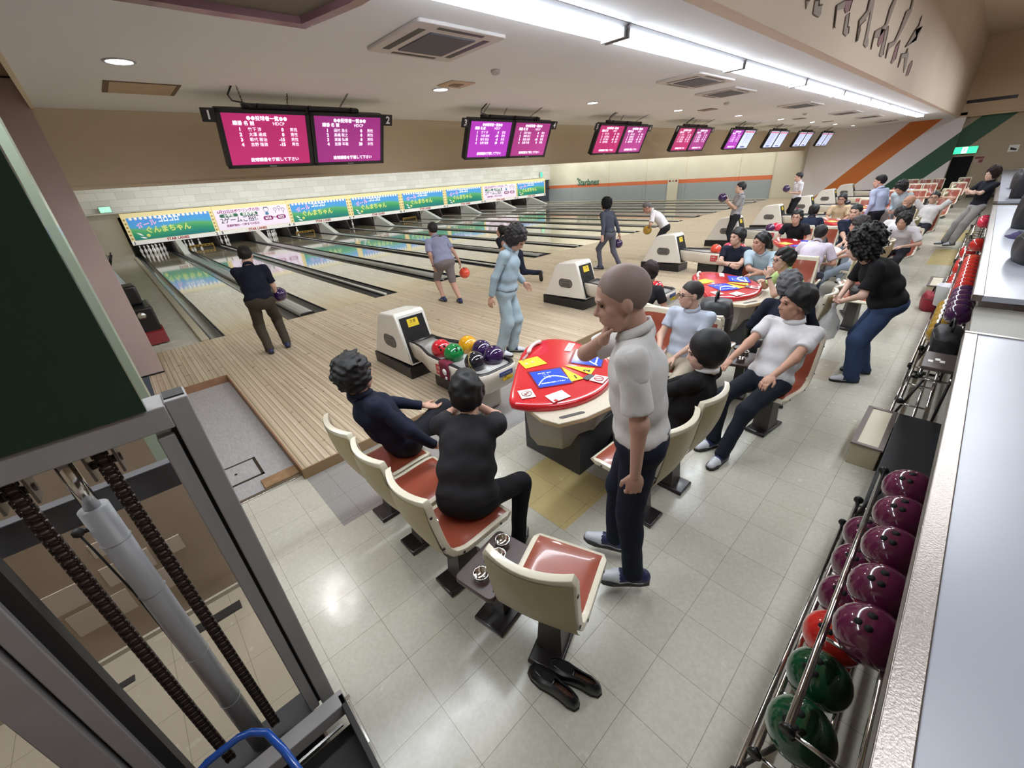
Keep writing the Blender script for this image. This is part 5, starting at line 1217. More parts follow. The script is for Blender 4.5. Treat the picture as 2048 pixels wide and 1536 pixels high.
def person(lab, pel, yaw, lh, rh, la, ra, s=.97, lean=0, side=0, tw=0, hd=(0, 0, 0), skinc=(198, 156, 136), hair=('short', (22, 20, 22)), shirt=(30, 34, 50), sleeve='tee', pants=(40, 40, 48), shorts=False, wide=1.0,
           tuck=False, near=False, glasses=False, collar=True, lp=None, rp=None, lk=None, rk=None, lf=None, rf=None, curl=.45, shoes='bowl', slouch=0, abs_hands=False, lhn=None, rhn=None, lhd=None, rhd=None, belt=None, fat=1.0, seed=1, watch=None, overs=None, floor=None, print_=None):
    yr = math.radians(yaw); f = V(math.cos(yr), math.sin(yr), 0); l = V(-math.sin(yr), math.cos(yr), 0); u = V(0, 0, 1)
    pel = V(*pel); org = V(pel[0], pel[1], floor if floor is not None else 0)
    root = thing('person', lab, 'person', tuple(org))
    ln, sd = math.radians(lean), math.radians(side)
    sp = nrm(u*math.cos(ln)*math.cos(sd)+f*math.sin(ln)+l*math.sin(sd)); sl = math.radians(lean+slouch); sp2 = nrm(u*math.cos(sl)*math.cos(sd)+f*math.sin(sl)+l*math.sin(sd))
    tr = math.radians(tw); lt = l*math.cos(tr)-f*math.sin(tr); lt = nrm(lt-sp2*(lt@sp2)); ft = np.cross(lt, sp2)
    lh_ax = nrm(l-sp*(l@sp)); fh = np.cross(lh_ax, sp)
    mid = pel+sp*.24*s; neck = mid+sp2*.27*s
    shL = neck-sp2*.045*s+lt*.185*s; shR = neck-sp2*.045*s-lt*.185*s
    hy, hp, hr = [math.radians(a) for a in hd]; hyw = yr+hy
    hf = V(math.cos(hyw)*math.cos(hp), math.sin(hyw)*math.cos(hp), -math.sin(hp)); hl = V(-math.sin(hyw), math.cos(hyw), 0); hu = np.cross(hf, hl)
    hl2 = hl*math.cos(hr)+hu*math.sin(hr); hu = np.cross(hf, hl2); hl = hl2; hs = s*1.07
    hc = neck+sp2*.07*s+hu*.10*s+hf*.035*s
    def H(a, b, c): return hc+hf*a*hs+hl*b*hs+hu*c*hs
    RH = np.stack([hf, hl, hu], 1)
    loc = lambda p: V(*p) if abs_hands else pel+f*p[0]+l*p[1]+u*p[2]
    hips = [pel+lh_ax*.085*s, pel-lh_ax*.085*s]
    vb = .012 if near else .017
    hand_l = .085*s
    arms = []
    for sg, shd, hnd, pole in ((1, shL, lh, lp), (-1, shR, rh, rp)):
        po = (f*pole[0]+l*pole[1]+u*pole[2]) if pole else (-f*.8+l*sg*.35-u*.5)
        arms.append(ik(shd, loc(hnd), .275*s, .245*s, po))
    legs = []
    for sg, hpj, ank, pole in ((1, hips[0], la, lk), (-1, hips[1], ra, rk)):
        po = (f*pole[0]+l*pole[1]+u*pole[2]) if pole else f+u*.3+l*sg*.1
        legs.append(ik(hpj, pel*V(1, 1, 0)+f*ank[0]+l*ank[1]+u*ank[2], .41*s, .41*s, po))
    # ---- body: one mesh (trunk, limbs, head, hands)
    S = SDF(vb, .03)
    S.ell(neck-sp2*.17*s, np.stack([ft, lt, sp2], 1), (.09*s, .14*s, .15*s)).ell(pel+sp*.06, np.stack([fh, lh_ax, sp], 1), (.09*s, .13*s, .13*s)).cap(pel+sp*.1*s, neck-sp2*.15*s, .09*s)
    S.cap(neck-sp2*.03*s, hc-hf*.02*s-hu*.06*s, .055*s, .052*s)
    for (e, wr), shd in zip(arms, (shL, shR)): S.cap(shd, e, .044*s, .036*s).cap(e, wr, .037*s, .024*s)
    for (kn, an), hp_ in zip(legs, hips):
        r1 = (.075, .05, .037) if shorts else (.06, .045, .03)
        S.cap(hp_, kn, r1[0]*s, r1[1]*s).cap(kn, an, (r1[1]+.004 if shorts else r1[1])*s, r1[2]*s)
        if shorts: S.cap(kn+(an-kn)*.2, kn+(an-kn)*.5, .05*s, .045*s)
    Hd = SDF(.0065 if near else .011, .018)
    Hd.ell(H(-.012, 0, .028), RH, V(.100, .078, .096)*hs).ell(H(.028, 0, -.045), RH, V(.066, .060, .078)*hs).cap(H(.045, 0, -.105), H(.060, 0, -.098), .022*hs).cap(H(.02, .048, -.06), H(.035, .03, -.095), .022*hs).cap(H(.02, -.048, -.06), H(.035, -.03, -.095), .022*hs)
    Hd.k = .010; Hd.cap(H(.086, 0, .006), H(.103, 0, -.030), .0085*hs, .0125*hs).cap(H(.090, .012, -.034), H(.090, -.012, -.034), .009*hs).cap(H(.084, .034, .024), H(.088, .010, .020), .010*hs).cap(H(.084, -.034, .024), H(.088, -.010, .020), .010*hs)
    Hd.cap(H(.082, .018, -.062), H(.089, 0, -.061), .0075*hs).cap(H(.082, -.018, -.062), H(.089, 0, -.061), .0075*hs).cap(H(.082, -.014, -.073), H(.082, .014, -.073), .0075*hs)
    for sg in (1, -1): Hd.ell(H(-.008, sg*.078, -.008), RH, V(.019, .010, .031)*hs).ell(H(.045, sg*.045, -.02), RH, V(.028, .02, .026)*hs)
    Hd.cap(H(-.02, 0, -.05), H(-.03, 0, -.13), .052*hs, .054*hs)
    parts = [S.mesh(), Hd.mesh()]
    # hands with five fingers
    for idx, ((e, wr), sg) in enumerate(zip(arms, (1, -1))):
        hd_ = (lhd if sg > 0 else rhd); hn = (lhn if sg > 0 else rhn)
        d = nrm(f*hd_[0]+l*hd_[1]+u*hd_[2]) if hd_ else nrm(wr-e)
        n_ = (f*hn[0]+l*hn[1]+u*hn[2]) if hn else (-l*sg + f*.2)
        n_ = nrm(n_-d*(n_@d)); sdv = np.cross(d, n_); sdv = sdv*(1 if (sdv@(f+u*.5)) > 0 else -1)     # sdv points to the thumb side
        hk = SDF(.0055 if near else .009, .010); z = s
        hk.cap(wr-d*.02*z, wr+d*.01*z, .024*z, .022*z)
        hk.ell(wr+d*.045*z, np.stack([d, sdv, n_], 1), V(.052, .040, .018)*z)
        for j, (off, L_) in enumerate(((.029, .068), (.010, .076), (-.010, .070), (-.028, .054))):
            p0 = wr+d*.075*z+sdv*off*z; c1 = curl; dd = d*math.cos(c1*.6)+n_*math.sin(c1*.6); p1 = p0+dd*L_*.45*z; d2 = d*math.cos(c1*1.5)+n_*math.sin(c1*1.5); p2 = p1+d2*L_*.32*z; d3 = d*math.cos(c1*2.2)+n_*math.sin(c1*2.2); p3 = p2+d3*L_*.25*z
            hk.k = .004; hk.cap(p0-d*.02*z, p1, .0088*z, .0084*z).cap(p1, p2, .0084*z, .0078*z).cap(p2, p3, .0078*z, .0068*z)
        t0 = wr+d*.02*z+sdv*.024*z; t1 = t0+nrm(d*.75+sdv*.6+n_*.3)*.042*z; t2 = t1+nrm(d+sdv*.1+n_*.45)*.032*z
        hk.cap(t0, t1, .0125*z, .0105*z).cap(t1, t2, .0105*z, .0085*z)
        parts.append(hk.mesh())
    mkobj('body', parts, skin(skinc), root, org, it=1)
    # ---- face details
    if near or glasses:
        for sg in (1, -1):
            b = B(); b.ball(tuple(H(.0805, sg*.031, .003)-org), .0095*hs, 10, R=Matrix([list(RH[i]) for i in range(3)]), sc=(.7, 1.25, .55)); b.obj('eye', mat('eye_dark', (44, 34, 32), .25), root)
            b = B(); b.tube([tuple(H(.090, sg*.014, .026)-org), tuple(H(.092, sg*.030, .031)-org), tuple(H(.084, sg*.047, .026)-org)], [.003, .0038, .002], 6); b.obj('eyebrow', mat('hair_%d_%d_%d' % hair[1], hair[1], .6), root)
        b = B(); b.tube([tuple(H(.0845, .02, -.0675)-org), tuple(H(.0925, 0, -.067)-org), tuple(H(.0845, -.02, -.0675)-org)], .0032, 6); b.obj('mouth', mat('lip', (130, 74, 70), .5), root)
    if glasses:
        b = B()
        for sg in (1, -1):
            b.tube([tuple(H(.100, sg*.032+.024*math.cos(a), .002+.017*math.sin(a))-org) for a in [2*PI*i/16 for i in range(16)]], .0022, 5, closed=True)
            b.tube([tuple(H(.099, sg*.054, .006)-org), tuple(H(.05, sg*.080, .006)-org), tuple(H(-.02, sg*.083, .0)-org)], .0022, 5)
        b.tube([tuple(H(.101, .009, .005)-org), tuple(H(.101, -.009, .005)-org)], .002, 5); b.obj('glasses', black_p, root)
    # ---- hair
    hk_, hcol = hair; hm = mat('hair_%d_%d_%d' % hcol, hcol, .6, bump=.8, bscale=160, spec=.18)
    if hk_ != 'bald':
        S = SDF(.008 if near else .012, .02); g = {'short': .010, 'crop': .004, 'full': .019, 'mop': .027, 'curly': .05, 'bob': .028}[hk_]
        S.ell(H(-.014-.85*g, 0, .030+.3*g), RH, (V(.100, .078, .096)+g)*hs)
        nz = {'short': .003, 'crop': .0005, 'full': .005, 'mop': .007, 'curly': .014, 'bob': .001}[hk_]
        if hk_ in ('bob', 'mop', 'full'): S.ell(H(-.035, 0, -.01), RH, (V(.075, .078, .085)+g)*hs)
        if hk_ == 'curly': S.ell(H(-.05, 0, -.04), RH, V(.11, .125, .12)*hs)
        if hk_ in ('short', 'crop', 'full'): S.clip(H(.088, 0, .070 if hk_ != 'full' else .060), -(RH@V(-.125, 0, .145)))
        else: S.clip(H(.088, 0, .045), -(RH@V(-.28, 0, .11)))
        S.jit = 0 if hk_ in ('crop', 'bob') else .0035
        low = {'short': -.075, 'crop': -.06, 'full': -.085, 'mop': -.095, 'curly': -.16, 'bob': -.10}[hk_]
        S.clip(H(0, 0, low), -hu)
        mkobj('hair', [S.mesh(nz, seed, 60 if hk_ not in ('curly', 'mop') else 95)], hm, root, org, it=0 if hk_ == 'curly' else 1)
    # ---- shirt
    S = SDF(vb, .035); fw = fat
    S.ell(neck-sp2*.17*s, np.stack([ft, lt, sp2], 1), V(.122*fw, .182, .155)*s).ell(mid-sp*.04*s, np.stack([fh, lh_ax, sp], 1), V(.120*fw, .160*fw, .16)*s).ell(pel+sp*.05*s, np.stack([fh, lh_ax, sp], 1), V(.125*fw, .168*fw, .12)*s)
    S.cap(shL-lt*.02*s, shR+lt*.02*s, .062*s)
    sleeves = []
    for (e, wr), shd in zip(arms, (shL, shR)):
        S.cap(shd, shd+(e-shd)*.25, .062*s, .060*s)
        Q = SDF(vb, .02)
        if sleeve == 'long': Q.cap(shd, e, .060*s, .048*s).cap(e, wr, .049*s, .036*s).clip(wr-(wr-e)*.04, wr-e)
        else:
            fr = .62 if sleeve == 'tee' else .80
            Q.cap(shd, shd+(e-shd)*(fr+.25), .064*s, (.058 if sleeve == 'tee' else .064)*s).clip(shd+(e-shd)*fr, e-shd)
        sleeves.append(Q.mesh(.003, seed+9, 30))
    S.cap(neck-sp2*.02*s, neck+sp2*.012*s, .072*s, .064*s)
    if tuck: S.clip(pel+sp*.03*s, -sp)
    else: S.clip(pel-sp*.075*s, -sp)
    S.clip(neck+sp2*.006*s+ft*.02*s, sp2*1-ft*-.25)
    sm = cloth(shirt, 'shirt')
    sh = mkobj('shirt', [S.mesh(.0030 if near else .0025, seed, 34)]+sleeves, sm, root, org)
    if sleeve == 'tee' or sleeve == 'wide': pass
    if collar:
        b = B(); n = 22; rg = []
        cc = neck+sp2*.018*s
        for (rr, hh) in ((.070, -.012), (.062, .028), (.067, .032), (.082, -.004)):
            rg.append([tuple(cc+(ft*math.cos(a)*rr*1.02+lt*math.sin(a)*rr)*s+sp2*(hh-.020*math.cos(a)*1.2)*s-org) for a in [2*PI*i/n for i in range(n)]])
        b.rings(rg+[rg[0]], 0, False); cm = cloth(collar, 'collar') if isinstance(collar, tuple) else sm
        b.obj('collar', cm, sh)
    # ---- trousers
    S = SDF(vb, .03)
    S.ell(pel+sp*.0*s, np.stack([fh, lh_ax, sp], 1), V(.122*fw, .164*fw, .125)*s).cap(hips[0], hips[1], .095*s)
    for (kn, an), hp_ in zip(legs, hips):
        if shorts:
            S.cap(hp_, kn+(an-kn)*.05, .098*s, .075*s).clip(kn+(an-kn)*.04, an-kn) if False else S.cap(hp_, hp_+(kn-hp_)*.88, .100*s, .082*s)
        else: S.cap(hp_, kn, .090*s, .066*s*wide).cap(kn, an, .066*s*wide, .054*s*wide)
    if tuck: S.clip(pel+sp*.055*s, sp)
    else: S.clip(pel+sp*.09*s, sp)
    tr_ = mkobj('trousers' if not shorts else 'shorts', [S.mesh(.003, seed+5, 30)], cloth(pants, 'trousers'), root, org)
    if belt:
        b = B(); n = 28; c0 = pel+sp*.045*s; rg = [[tuple(c0+sp*dz+fh*math.cos(a)*.124*fw*s*k_+lh_ax*math.sin(a)*.160*fw*s*k_-org) for a in [2*PI*i/n for i in range(n)]] for dz, k_ in ((-.016, .985), (-.016, 1.0), (.016, 1.0), (.016, .98))]
        b.rings(rg, 0, False); b.obj('belt', mat('belt_black', (24, 22, 22), .4), root)
    # ---- shoes
    for idx, ((kn, an), sg, ff) in enumerate(zip(legs, (1, -1), (lf, rf))):
        d = nrm(f*ff[0]+l*ff[1]+u*(ff[2] if len(ff) > 2 else 0)) if ff else nrm(f+l*sg*.15); up_ = nrm(u-d*(u@d)); sd_ = np.cross(up_, d)
        b0 = an-up_*.068*s
        S = SDF(.008 if near else .012, .02); S.cap(b0-d*.055*s+up_*.035*s, b0+d*.075*s+up_*.030*s, .040*s, .038*s).cap(b0+d*.075*s+up_*.028*s, b0+d*.155*s+up_*.020*s, .040*s, .030*s).cap(b0-d*.02*s+up_*.04*s, b0-d*.015*s+up_*.085*s, .040*s, .036*s)
        S.clip(b0+up_*.006, -up_); S.clip(b0-d*.015*s+up_*.095*s, up_)
        if shoes == 'bowl':
            fm = lambda c, b0=b0, d=d, up_=up_: ((((c-b0)@d) < .075*s) & (((c-b0)@up_) > .028*s*(((c-b0)@d) > -.05*s))).astype(int)
            ms = [mat('shoe_white', (206, 208, 214), .4), mat('shoe_navy', (40, 46, 84), .45)]
        else: fm = None; ms = [mat('shoe_black', (26, 26, 28), .4)]
        so = mkobj('shoe', [S.mesh()], ms, root, org, fm)
        ol = []
        for (x, y) in ((-.095, 0), (-.085, .028), (-.04, .038), (.04, .040), (.11, .046), (.16, .036), (.188, .012), (.188, -.012), (.16, -.036), (.11, -.046), (.04, -.040), (-.04, -.038), (-.085, -.028)):
            ol.append(b0+d*x*s+sd_*y*s)
        b = B(); b.rings([[tuple(p+up_*z-org) for p in ol] for z in (-.006, .018)], 0, True, False); b.obj('sole', mat('sole_dark', (34, 33, 33), .5), so)
    if watch:
        e, wr = arms[0 if watch == 'l' else 1]; d = nrm(wr-e); a_ = nrm(np.cross(d, V(.3, .2, 1))); c_ = np.cross(d, a_)
        b = B(); b.tube([tuple(wr-d*.03*s+(a_*math.cos(t)+c_*math.sin(t))*.031*s-org) for t in [2*PI*i/14 for i in range(14)]], .008*s, 6, closed=True); b.obj('wristwatch', black_p, root)
    return dict(root=root, arms=arms, legs=legs, head=hc, H=H, hf=hf, hu=hu, hl=hl, org=org, neck=neck, sp=sp2, ft=ft, lt=lt, pel=pel)
def seat_pos(k, i): x, y, a, _ = SPOT[i]; return x+k*PIT, y, a
def sit(k, i, lab, dx=.0, dyaw=0, **kw):
    x, y, a = seat_pos(k, i); yr = math.radians(a); pel = (x+dx*math.cos(yr), y+dx*math.sin(yr), FL+.47+.085)
    kw['lean'] = kw.get('lean', 0)-10; kw['slouch'] = kw.get('slouch', 0)+12; kw['s'] = kw.get('s', .97)*.955
    d = dict(lh=(.30, .10, .10), rh=(.30, -.10, .10), la=(.47, .10, FL+.075), ra=(.45, -.10, FL+.075), lp=(-.2, .7, -.7), rp=(-.2, -.7, -.7), lhn=(.1, 0, -1), rhn=(.1, 0, -1), floor=FL)
    d.update(kw); return person(lab, pel, a+dyaw, **d)
SKA, SKB, SKC = (204, 166, 146), (192, 150, 128), (212, 176, 158)
BLK = (14, 13, 14)
# --- nearest people
# standing grey-haired man in white shirt
Mn = person('standing person with shaved grey hair and white polo beside the nearest table', (.73, -7.61, .93), 122, lh=(.02, .25, -.12), rh=(.20, -.02, .52), la=(-.02, .12, FL+.075), ra=(.10, -.12, FL+.075),
       s=1.06, lean=7, side=-2, tw=-6, hd=(12, 14, 0), skinc=(188, 150, 132), hair=('crop', (134, 114, 106)), fat=1.06, shirt=(206, 204, 202), sleeve='wide', pants=(28, 32, 46), tuck=True, near=True, belt=True, lk=(1, .1, .2), rk=(1, 0, .2), rp=(-.1, -.9, -.5), rhd=(-.25, .25, 1), rhn=(-1, .2, -.2), curl=.6, seed=3, floor=FL)
sit(0, 0, 'seated person with wavy black hair in navy jacket, legs crossed', dx=.17, s=1.0, lean=-20, slouch=-2, side=5, fat=1.22, hd=(12, 0, 0), lh=(.22, .02, .18), rh=(.10, -.36, .02), la=(.52, .08, FL+.075), ra=(.46, .10, .20), rk=(.6, -.1, 1), rf=(1, .1, -.5),
    hair=('mop', BLK), shirt=(26, 30, 48), sleeve='long', pants=(30, 30, 36), near=True, skinc=SKB, lhn=(0, 0, 1), collar=(24, 28, 44), rhd=(.6, -.5, -.2), curl=.35, seed=4)
sit(0, 2, 'seated person in black T-shirt seen from behind, hands raised to the chin', dx=.10, dyaw=40, s=1.0, lean=32, slouch=4, fat=1.2, hd=(8, -6, 0), lh=(.36, .05, .46), rh=(.34, -.02, .46), la=(.40, .24, FL+.075), ra=(.14, -.26, FL+.075), rk=(1, -.5, .4),
    hair=('full', BLK), shirt=(40, 40, 43), sleeve='tee', pants=(22, 22, 25), near=True, collar=False, lp=(.1, .8, -.8), rp=(.1, -.8, -.8), lhn=(0, -1, 0), rhn=(0, 1, 0), curl=.9, seed=5)
sit(0, 5, 'seated person with black bobbed hair in black cardigan over white collar', dx=.0, s=.95, lean=-13, slouch=-4, side=-8, fat=1.15, hd=(30, 12, 0), lh=(.30, .08, .14), rh=(.30, -.06, .14), hair=('bob', (18, 18, 20)), shirt=(26, 26, 28), sleeve='long', pants=(30, 30, 34), near=True, collar=(220, 218, 216), skinc=SKC, seed=6)
sit(0, 8, 'seated person in pale blue shirt and black glasses with beige trousers', dx=.06, s=.96, lean=-8, slouch=2, fat=1.08, hd=(-42, 2, 0), lh=(.20, .02, .08), rh=(.24, -.12, .12), la=(.40, .12, FL+.075), ra=(.44, -.10, FL+.075), hair=('crop', (40, 34, 34)), shirt=(176, 184, 198), sleeve='tee', pants=(176, 164, 146), near=True, glasses=True, skinc=SKA, collar=True, seed=7)
sit(0, 9, 'seated person in white polo and dark trousers with one hand on the next seat', dx=.16, dyaw=-8, s=1.04, lean=-17, slouch=2, fat=1.12, hd=(-30, 2, 0), lh=(.42, .20, .14), rh=(.46, -.16, .14), la=(.58, .10, FL+.075), ra=(.46, -.08, FL+.075), hair=('full', BLK), shirt=(206, 204, 206), sleeve='tee', pants=(30, 34, 44), near=True, skinc=(186, 142, 120), lp=(-.3, .35, -.8), rp=(-.3, -.35, -.8), seed=8)
sit(1, 0, 'seated person with dark hair and black shirt beyond the empty rust seats', s=.95, lean=16, slouch=14, hd=(20, 20, 0), hair=('full', (44, 34, 34)), shirt=(34, 34, 38), sleeve='tee', pants=(40, 40, 48), seed=9)
# bowlers on the approach
P1 = person('bowler in navy polo and olive trousers carrying a purple ball toward lane one', (.41, -1.60, .76), 82, lh=(.26, .0, -.02), rh=(.20, -.26, -.10), la=(-.08, .10, .075), ra=(.02, -.16, .075), s=.98, lean=18, side=-2, hd=(-12, 22, 0), hair=('short', BLK), shirt=(22, 26, 42), sleeve='wide', pants=(66, 60, 50), wide=1.15, near=True, skinc=SKA, rp=(-.7, -.4, 0), rhn=(-.3, .3, 1), rhd=(.5, .5, 0), curl=.3, fat=1.22, seed=10)
bowl_ball((.73, -1.42, .77), 'purple', 'dark purple ball held low by the bowler in navy polo', None, (0, -.3, 1))
P2 = person('bowler in lilac grey shirt and grey shorts swinging an orange ball', (3.67, -1.64, .74), 78, lh=(.06, .20, -.05), rh=(-.04, -.34, -.08), la=(.05, .10, .075), ra=(-.30, -.10, .075), s=.97, lean=26, side=3, hd=(4, 6, 0), hair=('short', (26, 22, 24)), shirt=(146, 150, 178), sleeve='wide', pants=(122, 114, 116), shorts=True, near=True, skinc=(192, 150, 132), rp=(-1, 0, 0), rhd=(.0, -.2, -1), fat=1.36, seed=11, collar=True, watch='l')
bowl_ball((4.02, -1.78, .50), 'orange', 'orange ball swinging in the hand of the bowler in shorts', None, (0, -.3, 1))
person('person in pale blue work clothes walking back from the lanes with lowered head', (2.55, -4.62, .865), -62, lh=(.16, .30, .02), rh=(-.10, -.26, -.03), la=(.02, .06, .075), ra=(-.10, -.10, .075), s=.99, lean=10, hd=(-5, 42, 0), hair=('mop', (28, 24, 26)), shirt=(150, 166, 176), sleeve='long', pants=(156, 172, 180), tuck=True, near=True, belt=True, wide=1.25, fat=1.18, skinc=SKB, seed=12, lk=(1, 0, .2))
person('bowler in black sliding with one leg stretched out behind the person in pale blue', (5.45, -1.80, .62), 95, lh=(.10, .30, .22), rh=(.40, -.15, -.10), la=(.18, .06, .075), ra=(-.42, -.32, .20), s=.97, lean=48, hd=(0, -25, 0), hair=('short', BLK), shirt=(28, 30, 38), sleeve='tee', pants=(30, 36, 52), near=False, rf=(.2, -.4, -1), rk=(.3, .2, -.5), seed=13)
P5 = person('bowler in slate vest over black sleeves striding with a purple ball', (7.58, -2.74, .80), 88, lh=(-.10, .40, -.02), rh=(-.08, -.32, -.10), la=(.16, .10, .085), ra=(-.24, -.14, .075), s=.96, lean=12, hd=(0, 0, 0), hair=('mop', (22, 24, 28)), shirt=(70, 74, 88), sleeve='long', pants=(86, 86, 98), tuck=True, belt=True, skinc=SKA, rp=(-1, 0, 0), lp=(-1, 0, 0), seed=14)
bowl_ball((7.92, -2.76, .545), 'purple', 'dark purple ball in the hand of the striding bowler', None, (0, -.3, 1))
person('grey haired bowler in white polo bending over the approach with a yellow ball', (9.12, -3.30, .78), 118, lh=(.38, .10, .02), rh=(.38, -.08, .02), la=(.02, .10, .075), ra=(-.12, -.10, .075), s=.97, lean=36, slouch=12, hd=(0, 35, 0), hair=('crop', (110, 108, 106)), shirt=(212, 208, 210), sleeve='wide', pants=(34, 34, 38), skinc=(184, 140, 120), lp=(0, 1, -.2), rp=(0, -1, -.2), lhn=(0, -1, -.3), rhn=(0, 1, -.3), curl=.3, seed=15)
bowl_ball((8.93, -2.93, .73), 'gold', 'yellow ball held low in both hands of the grey haired bowler', None, (0, -.3, 1))
person('bowler in grey T-shirt lifting a purple ball to chest height', (11.08, -4.18, .84), 126, lh=(.24, .06, .36), rh=(.24, -.08, .34), la=(.0, .10, .075), ra=(-.10, -.10, .075), s=.98, lean=-4, hd=(-6, 0, 0), hair=('short', BLK), shirt=(146, 144, 146), sleeve='wide', pants=(32, 32, 36), skinc=SKA, lhn=(1, 0, .2), rhn=(1, 0, .2), lhd=(.3, 0, 1), rhd=(.3, 0, 1), curl=.2, seed=16)
bowl_ball((10.85, -3.88, 1.30), 'purple', 'dark purple ball raised at the chest of the bowler in grey', None, (0, -.3, 1))
person('bowler in white shirt and black trousers holding a ball beside the far ball return', (16.3, -4.16, .84), 130, lh=(.24, .08, .20), rh=(.24, -.08, .20), la=(.0, .10, .075), ra=(-.04, -.12, .075), s=.98, lean=4, hd=(-6, 8, 0), hair=('short', BLK), shirt=(214, 212, 216), sleeve='wide', pants=(28, 28, 34), skinc=SKA, lhn=(0, 0, 1), rhn=(0, 0, 1), curl=.2, seed=17)
bowl_ball((16.05, -3.87, 1.17), 'purple', 'dark purple ball held before the bowler in white shirt', None, (0, -.3, 1))
# second group
sit(1, 6, 'seated person in navy V-neck shirt with crossed arms by the second table', dx=.04, dyaw=0, s=.97, lean=-2, slouch=6, hd=(-25, 0, 0), lh=(.22, -.06, .26), rh=(.24, .06, .23), lp=(.2, .9, -.5), rp=(.2, -.9, -.5), lhn=(-1, 0, 0), rhn=(-1, 0, 0), hair=('full', BLK), shirt=(24, 28, 44), sleeve='tee', pants=(40, 42, 52), near=True, skinc=SKA, watch='r', collar=False, seed=18)
sit(1, 7, 'seated person in pale denim shirt leaning forward behind the second table', dx=.10, s=.99, lean=18, slouch=8, hd=(-35, 2, 0), lh=(.38, .02, .18), rh=(.36, .14, .22), hair=('full', BLK), shirt=(168, 186, 196), sleeve='wide', pants=(150, 166, 176), near=True, skinc=(186, 142, 120), lp=(.2, .9, -.5), rp=(.2, -.9, -.5), seed=19)
Gm = sit(1, 5, 'seated person in lime green shirt and glasses with elbow on the second table', dx=.12, dyaw=32, s=.99, lean=26, slouch=6, hd=(14, 2, 0), lh=(.44, .16, .42), rh=(.42, -.06, .30), hair=('full', BLK), shirt=(176, 206, 138), sleeve='wide', pants=(36, 38, 48), near=True, glasses=True, skinc=SKA, lp=(.3, .5, -1), rp=(0, -.8, -.8), watch='l', lhn=(0, -1, 0), lhd=(-.2, -.3, 1), curl=.7, seed=20)
sit(1, 3, 'seated person with curly grey hair in navy jacket beyond the person in white polo', dx=.12, s=.95, lean=24, slouch=12, dyaw=10, hd=(10, 10, 0), hair=('mop', (92, 92, 96)), shirt=(30, 34, 48), sleeve='long', pants=(28, 30, 40), near=True, skinc=SKB, seed=21, la=(.50, .18, FL+.075), ra=(.30, -.20, FL+.075))
Wn = person('standing person with big curly black hair and blue jeans bending over the seats', (4.62, -8.10, .74), 112, lh=(.38, .04, .02), rh=(.40, -.04, .04), la=(.14, .14, FL+.075), ra=(-.02, -.14, FL+.075), s=.98, lean=24, slouch=14, hd=(-25, 22, 0), hair=('curly', (20, 18, 19)), shirt=(24, 24, 26), sleeve='wide', pants=(52, 68, 100), wide=1.45, near=True, skinc=SKC, collar=False, fat=1.3, seed=22, lp=(0, .8, -.8), rp=(0, -.8, -.8), lk=(1, 0, .1), rk=(1, 0, .1), floor=FL)
b = B()
b.rings([[(.12*k_*math.cos(a)*(1+.12*math.sin(5*a+3*i)), .09*k_*math.sin(a)*(1+.1*math.cos(4*a+2*i)), z) for a in [2*PI*j/24 for j in range(24)]] for i, (k_, z) in enumerate(((.4, 0), (.95, .04), (1.1, .12), (.9, .22), (.45, .30), (.22, .36), (.3, .40)))], 0, True)
o = b.obj('plastic_bag', mat('bag_clear', (196, 196, 200), .25, coat=.5, bump=.8, bscale=18, alpha=.55)); o.location = (4.45, -7.70, .32); tag(o, 'crumpled clear plastic bag held by the person with big curly hair', 'bag')
# third group and beyond
sit(2, 2, 'seated person in pale lilac shirt seen from behind at the third table', dx=.10, s=1.0, lean=24, slouch=14, hd=(0, 10, 0), hair=('short', BLK), shirt=(200, 192, 206), sleeve='wide', pants=(60, 66, 84), fat=1.12, skinc=SKB, seed=23)
sit(2, 6, 'seated person in black polo and glasses beyond the third table', dx=.20, s=1.0, lean=24, slouch=6, hd=(0, 0, 0), hair=('full', BLK), shirt=(30, 30, 34), sleeve='tee', pants=(40, 42, 50), glasses=True, skinc=SKA, seed=24)
sit(3, 0, 'seated person in dark navy shirt behind the one in black polo', dx=.05, s=.97, lean=20, slouch=10, hd=(0, 10, 0), hair=('full', BLK), shirt=(28, 36, 56), sleeve='tee', pants=(40, 42, 50), seed=25)
sit(2, 8, 'seated person in navy polo with folded hands and pale jeans at the third table', dx=.06, s=1.02, lean=0, slouch=6, hd=(-10, 4, 0), lh=(.30, -.04, .12), rh=(.32, .05, .10), hair=('short', BLK), shirt=(26, 32, 50), sleeve='wide', pants=(146, 156, 166), fat=1.08, skinc=SKA, near=True, seed=26)
sit(2, 4, 'seated person in white T-shirt and pale jeans hidden behind the curly haired person', dx=.05, dyaw=15, s=.97, lean=6, slouch=10, hd=(0, 8, 0), hair=('mop', (40, 34, 34)), shirt=(212, 208, 212), sleeve='tee', pants=(140, 152, 166), seed=27, la=(.55, .1, FL+.075), ra=(.58, -.05, FL+.075))
sit(2, 9, 'seated person with mop of black hair and white T-shirt beyond the third table', dx=.06, s=.98, lean=26, slouch=14, hd=(0, 18, 0), hair=('mop', BLK), shirt=(214, 212, 216), sleeve='wide', pants=(34, 34, 40), seed=28)
sit(3, 3, 'seated person in white T-shirt with orange collar tag leaning forward at the fourth table', dx=.08, s=.97, lean=30, slouch=14, hd=(0, 18, 0), hair=('full', BLK), shirt=(216, 214, 214), sleeve='wide', pants=(40, 42, 50), seed=29)
sit(3, 8, 'seated person with light brown hair and white top bending over at the fourth table', dx=.10, s=.95, lean=28, slouch=14, hd=(0, 22, 0), hair=('full', (96, 72, 58)), shirt=(214, 212, 214), sleeve='wide', pants=(120, 50, 54), seed=30, skinc=SKC)
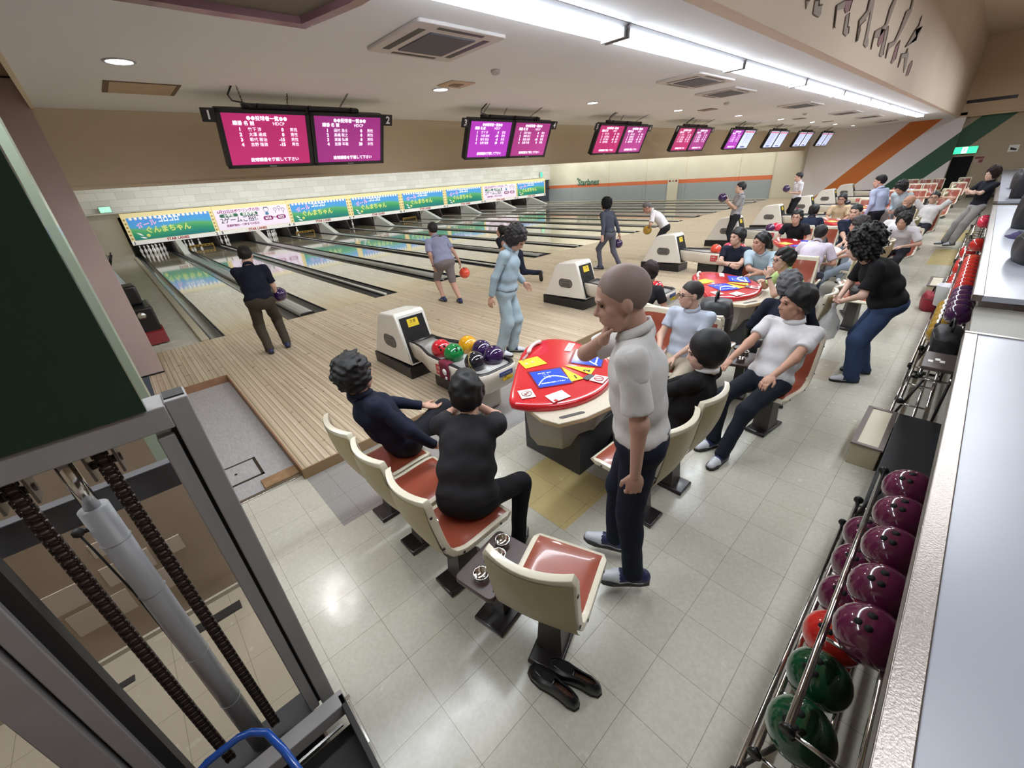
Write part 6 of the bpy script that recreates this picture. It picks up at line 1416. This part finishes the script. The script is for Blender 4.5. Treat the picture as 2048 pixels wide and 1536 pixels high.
sit(3, 5, 'seated bald person in black T-shirt resting head on one hand', dx=-.02, dyaw=15, s=.99, lean=-4, slouch=8, hd=(20, -4, 0), lh=(.10, .22, .52), lp=(.6, .8, -.4), hair=('bald', (30, 30, 30)), shirt=(28, 28, 30), sleeve='tee', pants=(34, 34, 40), skinc=(180, 138, 116), seed=31, lhd=(-.3, -.6, .7))
sit(3, 9, 'seated person in white T-shirt reclining with both hands behind the head', dx=.06, s=1.0, lean=-26, slouch=4, hd=(0, -6, 0), lh=(-.24, .12, .60), rh=(-.24, -.12, .60), lp=(.3, 1, .5), rp=(.3, -1, .5), hair=('short', BLK), shirt=(214, 210, 208), sleeve='wide', pants=(40, 42, 48), glasses=True, skinc=SKB, seed=32, lhd=(-.6, -.7, .2), rhd=(-.6, .7, .2), fat=1.1)
sit(3, 6, 'seated person in beige patterned shirt and glasses with crossed legs at the fourth table', dx=.05, s=.97, lean=4, slouch=10, hd=(-6, 2, 0), la=(.46, .04, .16), lk=(.5, -.1, 1), lf=(.6, -.2, -.5), hair=('full', BLK), shirt=(196, 172, 140), sleeve='wide', pants=(160, 148, 124), glasses=True, skinc=SKB, seed=33)
person('standing person in pale blue shirt seen from behind near the fourth table', (12.35, -6.83, .82), 60, lh=(.06, .22, -.02), rh=(.10, -.20, -.02), la=(.0, .1, FL+.075), ra=(0, -.1, FL+.075), s=.98, lean=8, hd=(30, 6, 0), hair=('short', (34, 30, 32)), shirt=(170, 178, 204), sleeve='long', pants=(30, 30, 36), tuck=True, fat=1.12, seed=34, floor=FL)
person('standing person in pale blue work shirt looking down beside the one in blue shirt', (12.30, -7.28, .78), 150, lh=(.24, .08, .10), rh=(.24, -.08, .10), la=(.0, .1, FL+.075), ra=(0, -.1, FL+.075), s=.93, lean=14, slouch=8, hd=(0, 34, 0), hair=('mop', BLK), shirt=(166, 180, 184), sleeve='long', pants=(150, 160, 166), seed=35, floor=FL)
person('person in black T-shirt and grey trousers leaning back against the counter with folded arms', (13.95, -8.42, .80), 128, lh=(.24, -.06, .34), rh=(.26, .06, .31), la=(.34, .12, FL+.075), ra=(.30, -.14, FL+.075), s=1.0, lean=-6, hd=(10, 6, 0), hair=('mop', (44, 30, 32)), shirt=(26, 28, 36), sleeve='wide', pants=(150, 148, 146), wide=1.3, skinc=SKC, lp=(.2, .9, -.5), rp=(.2, -.9, -.5), lhn=(-1, 0, 0), rhn=(-1, 0, 0), seed=36, floor=FL)
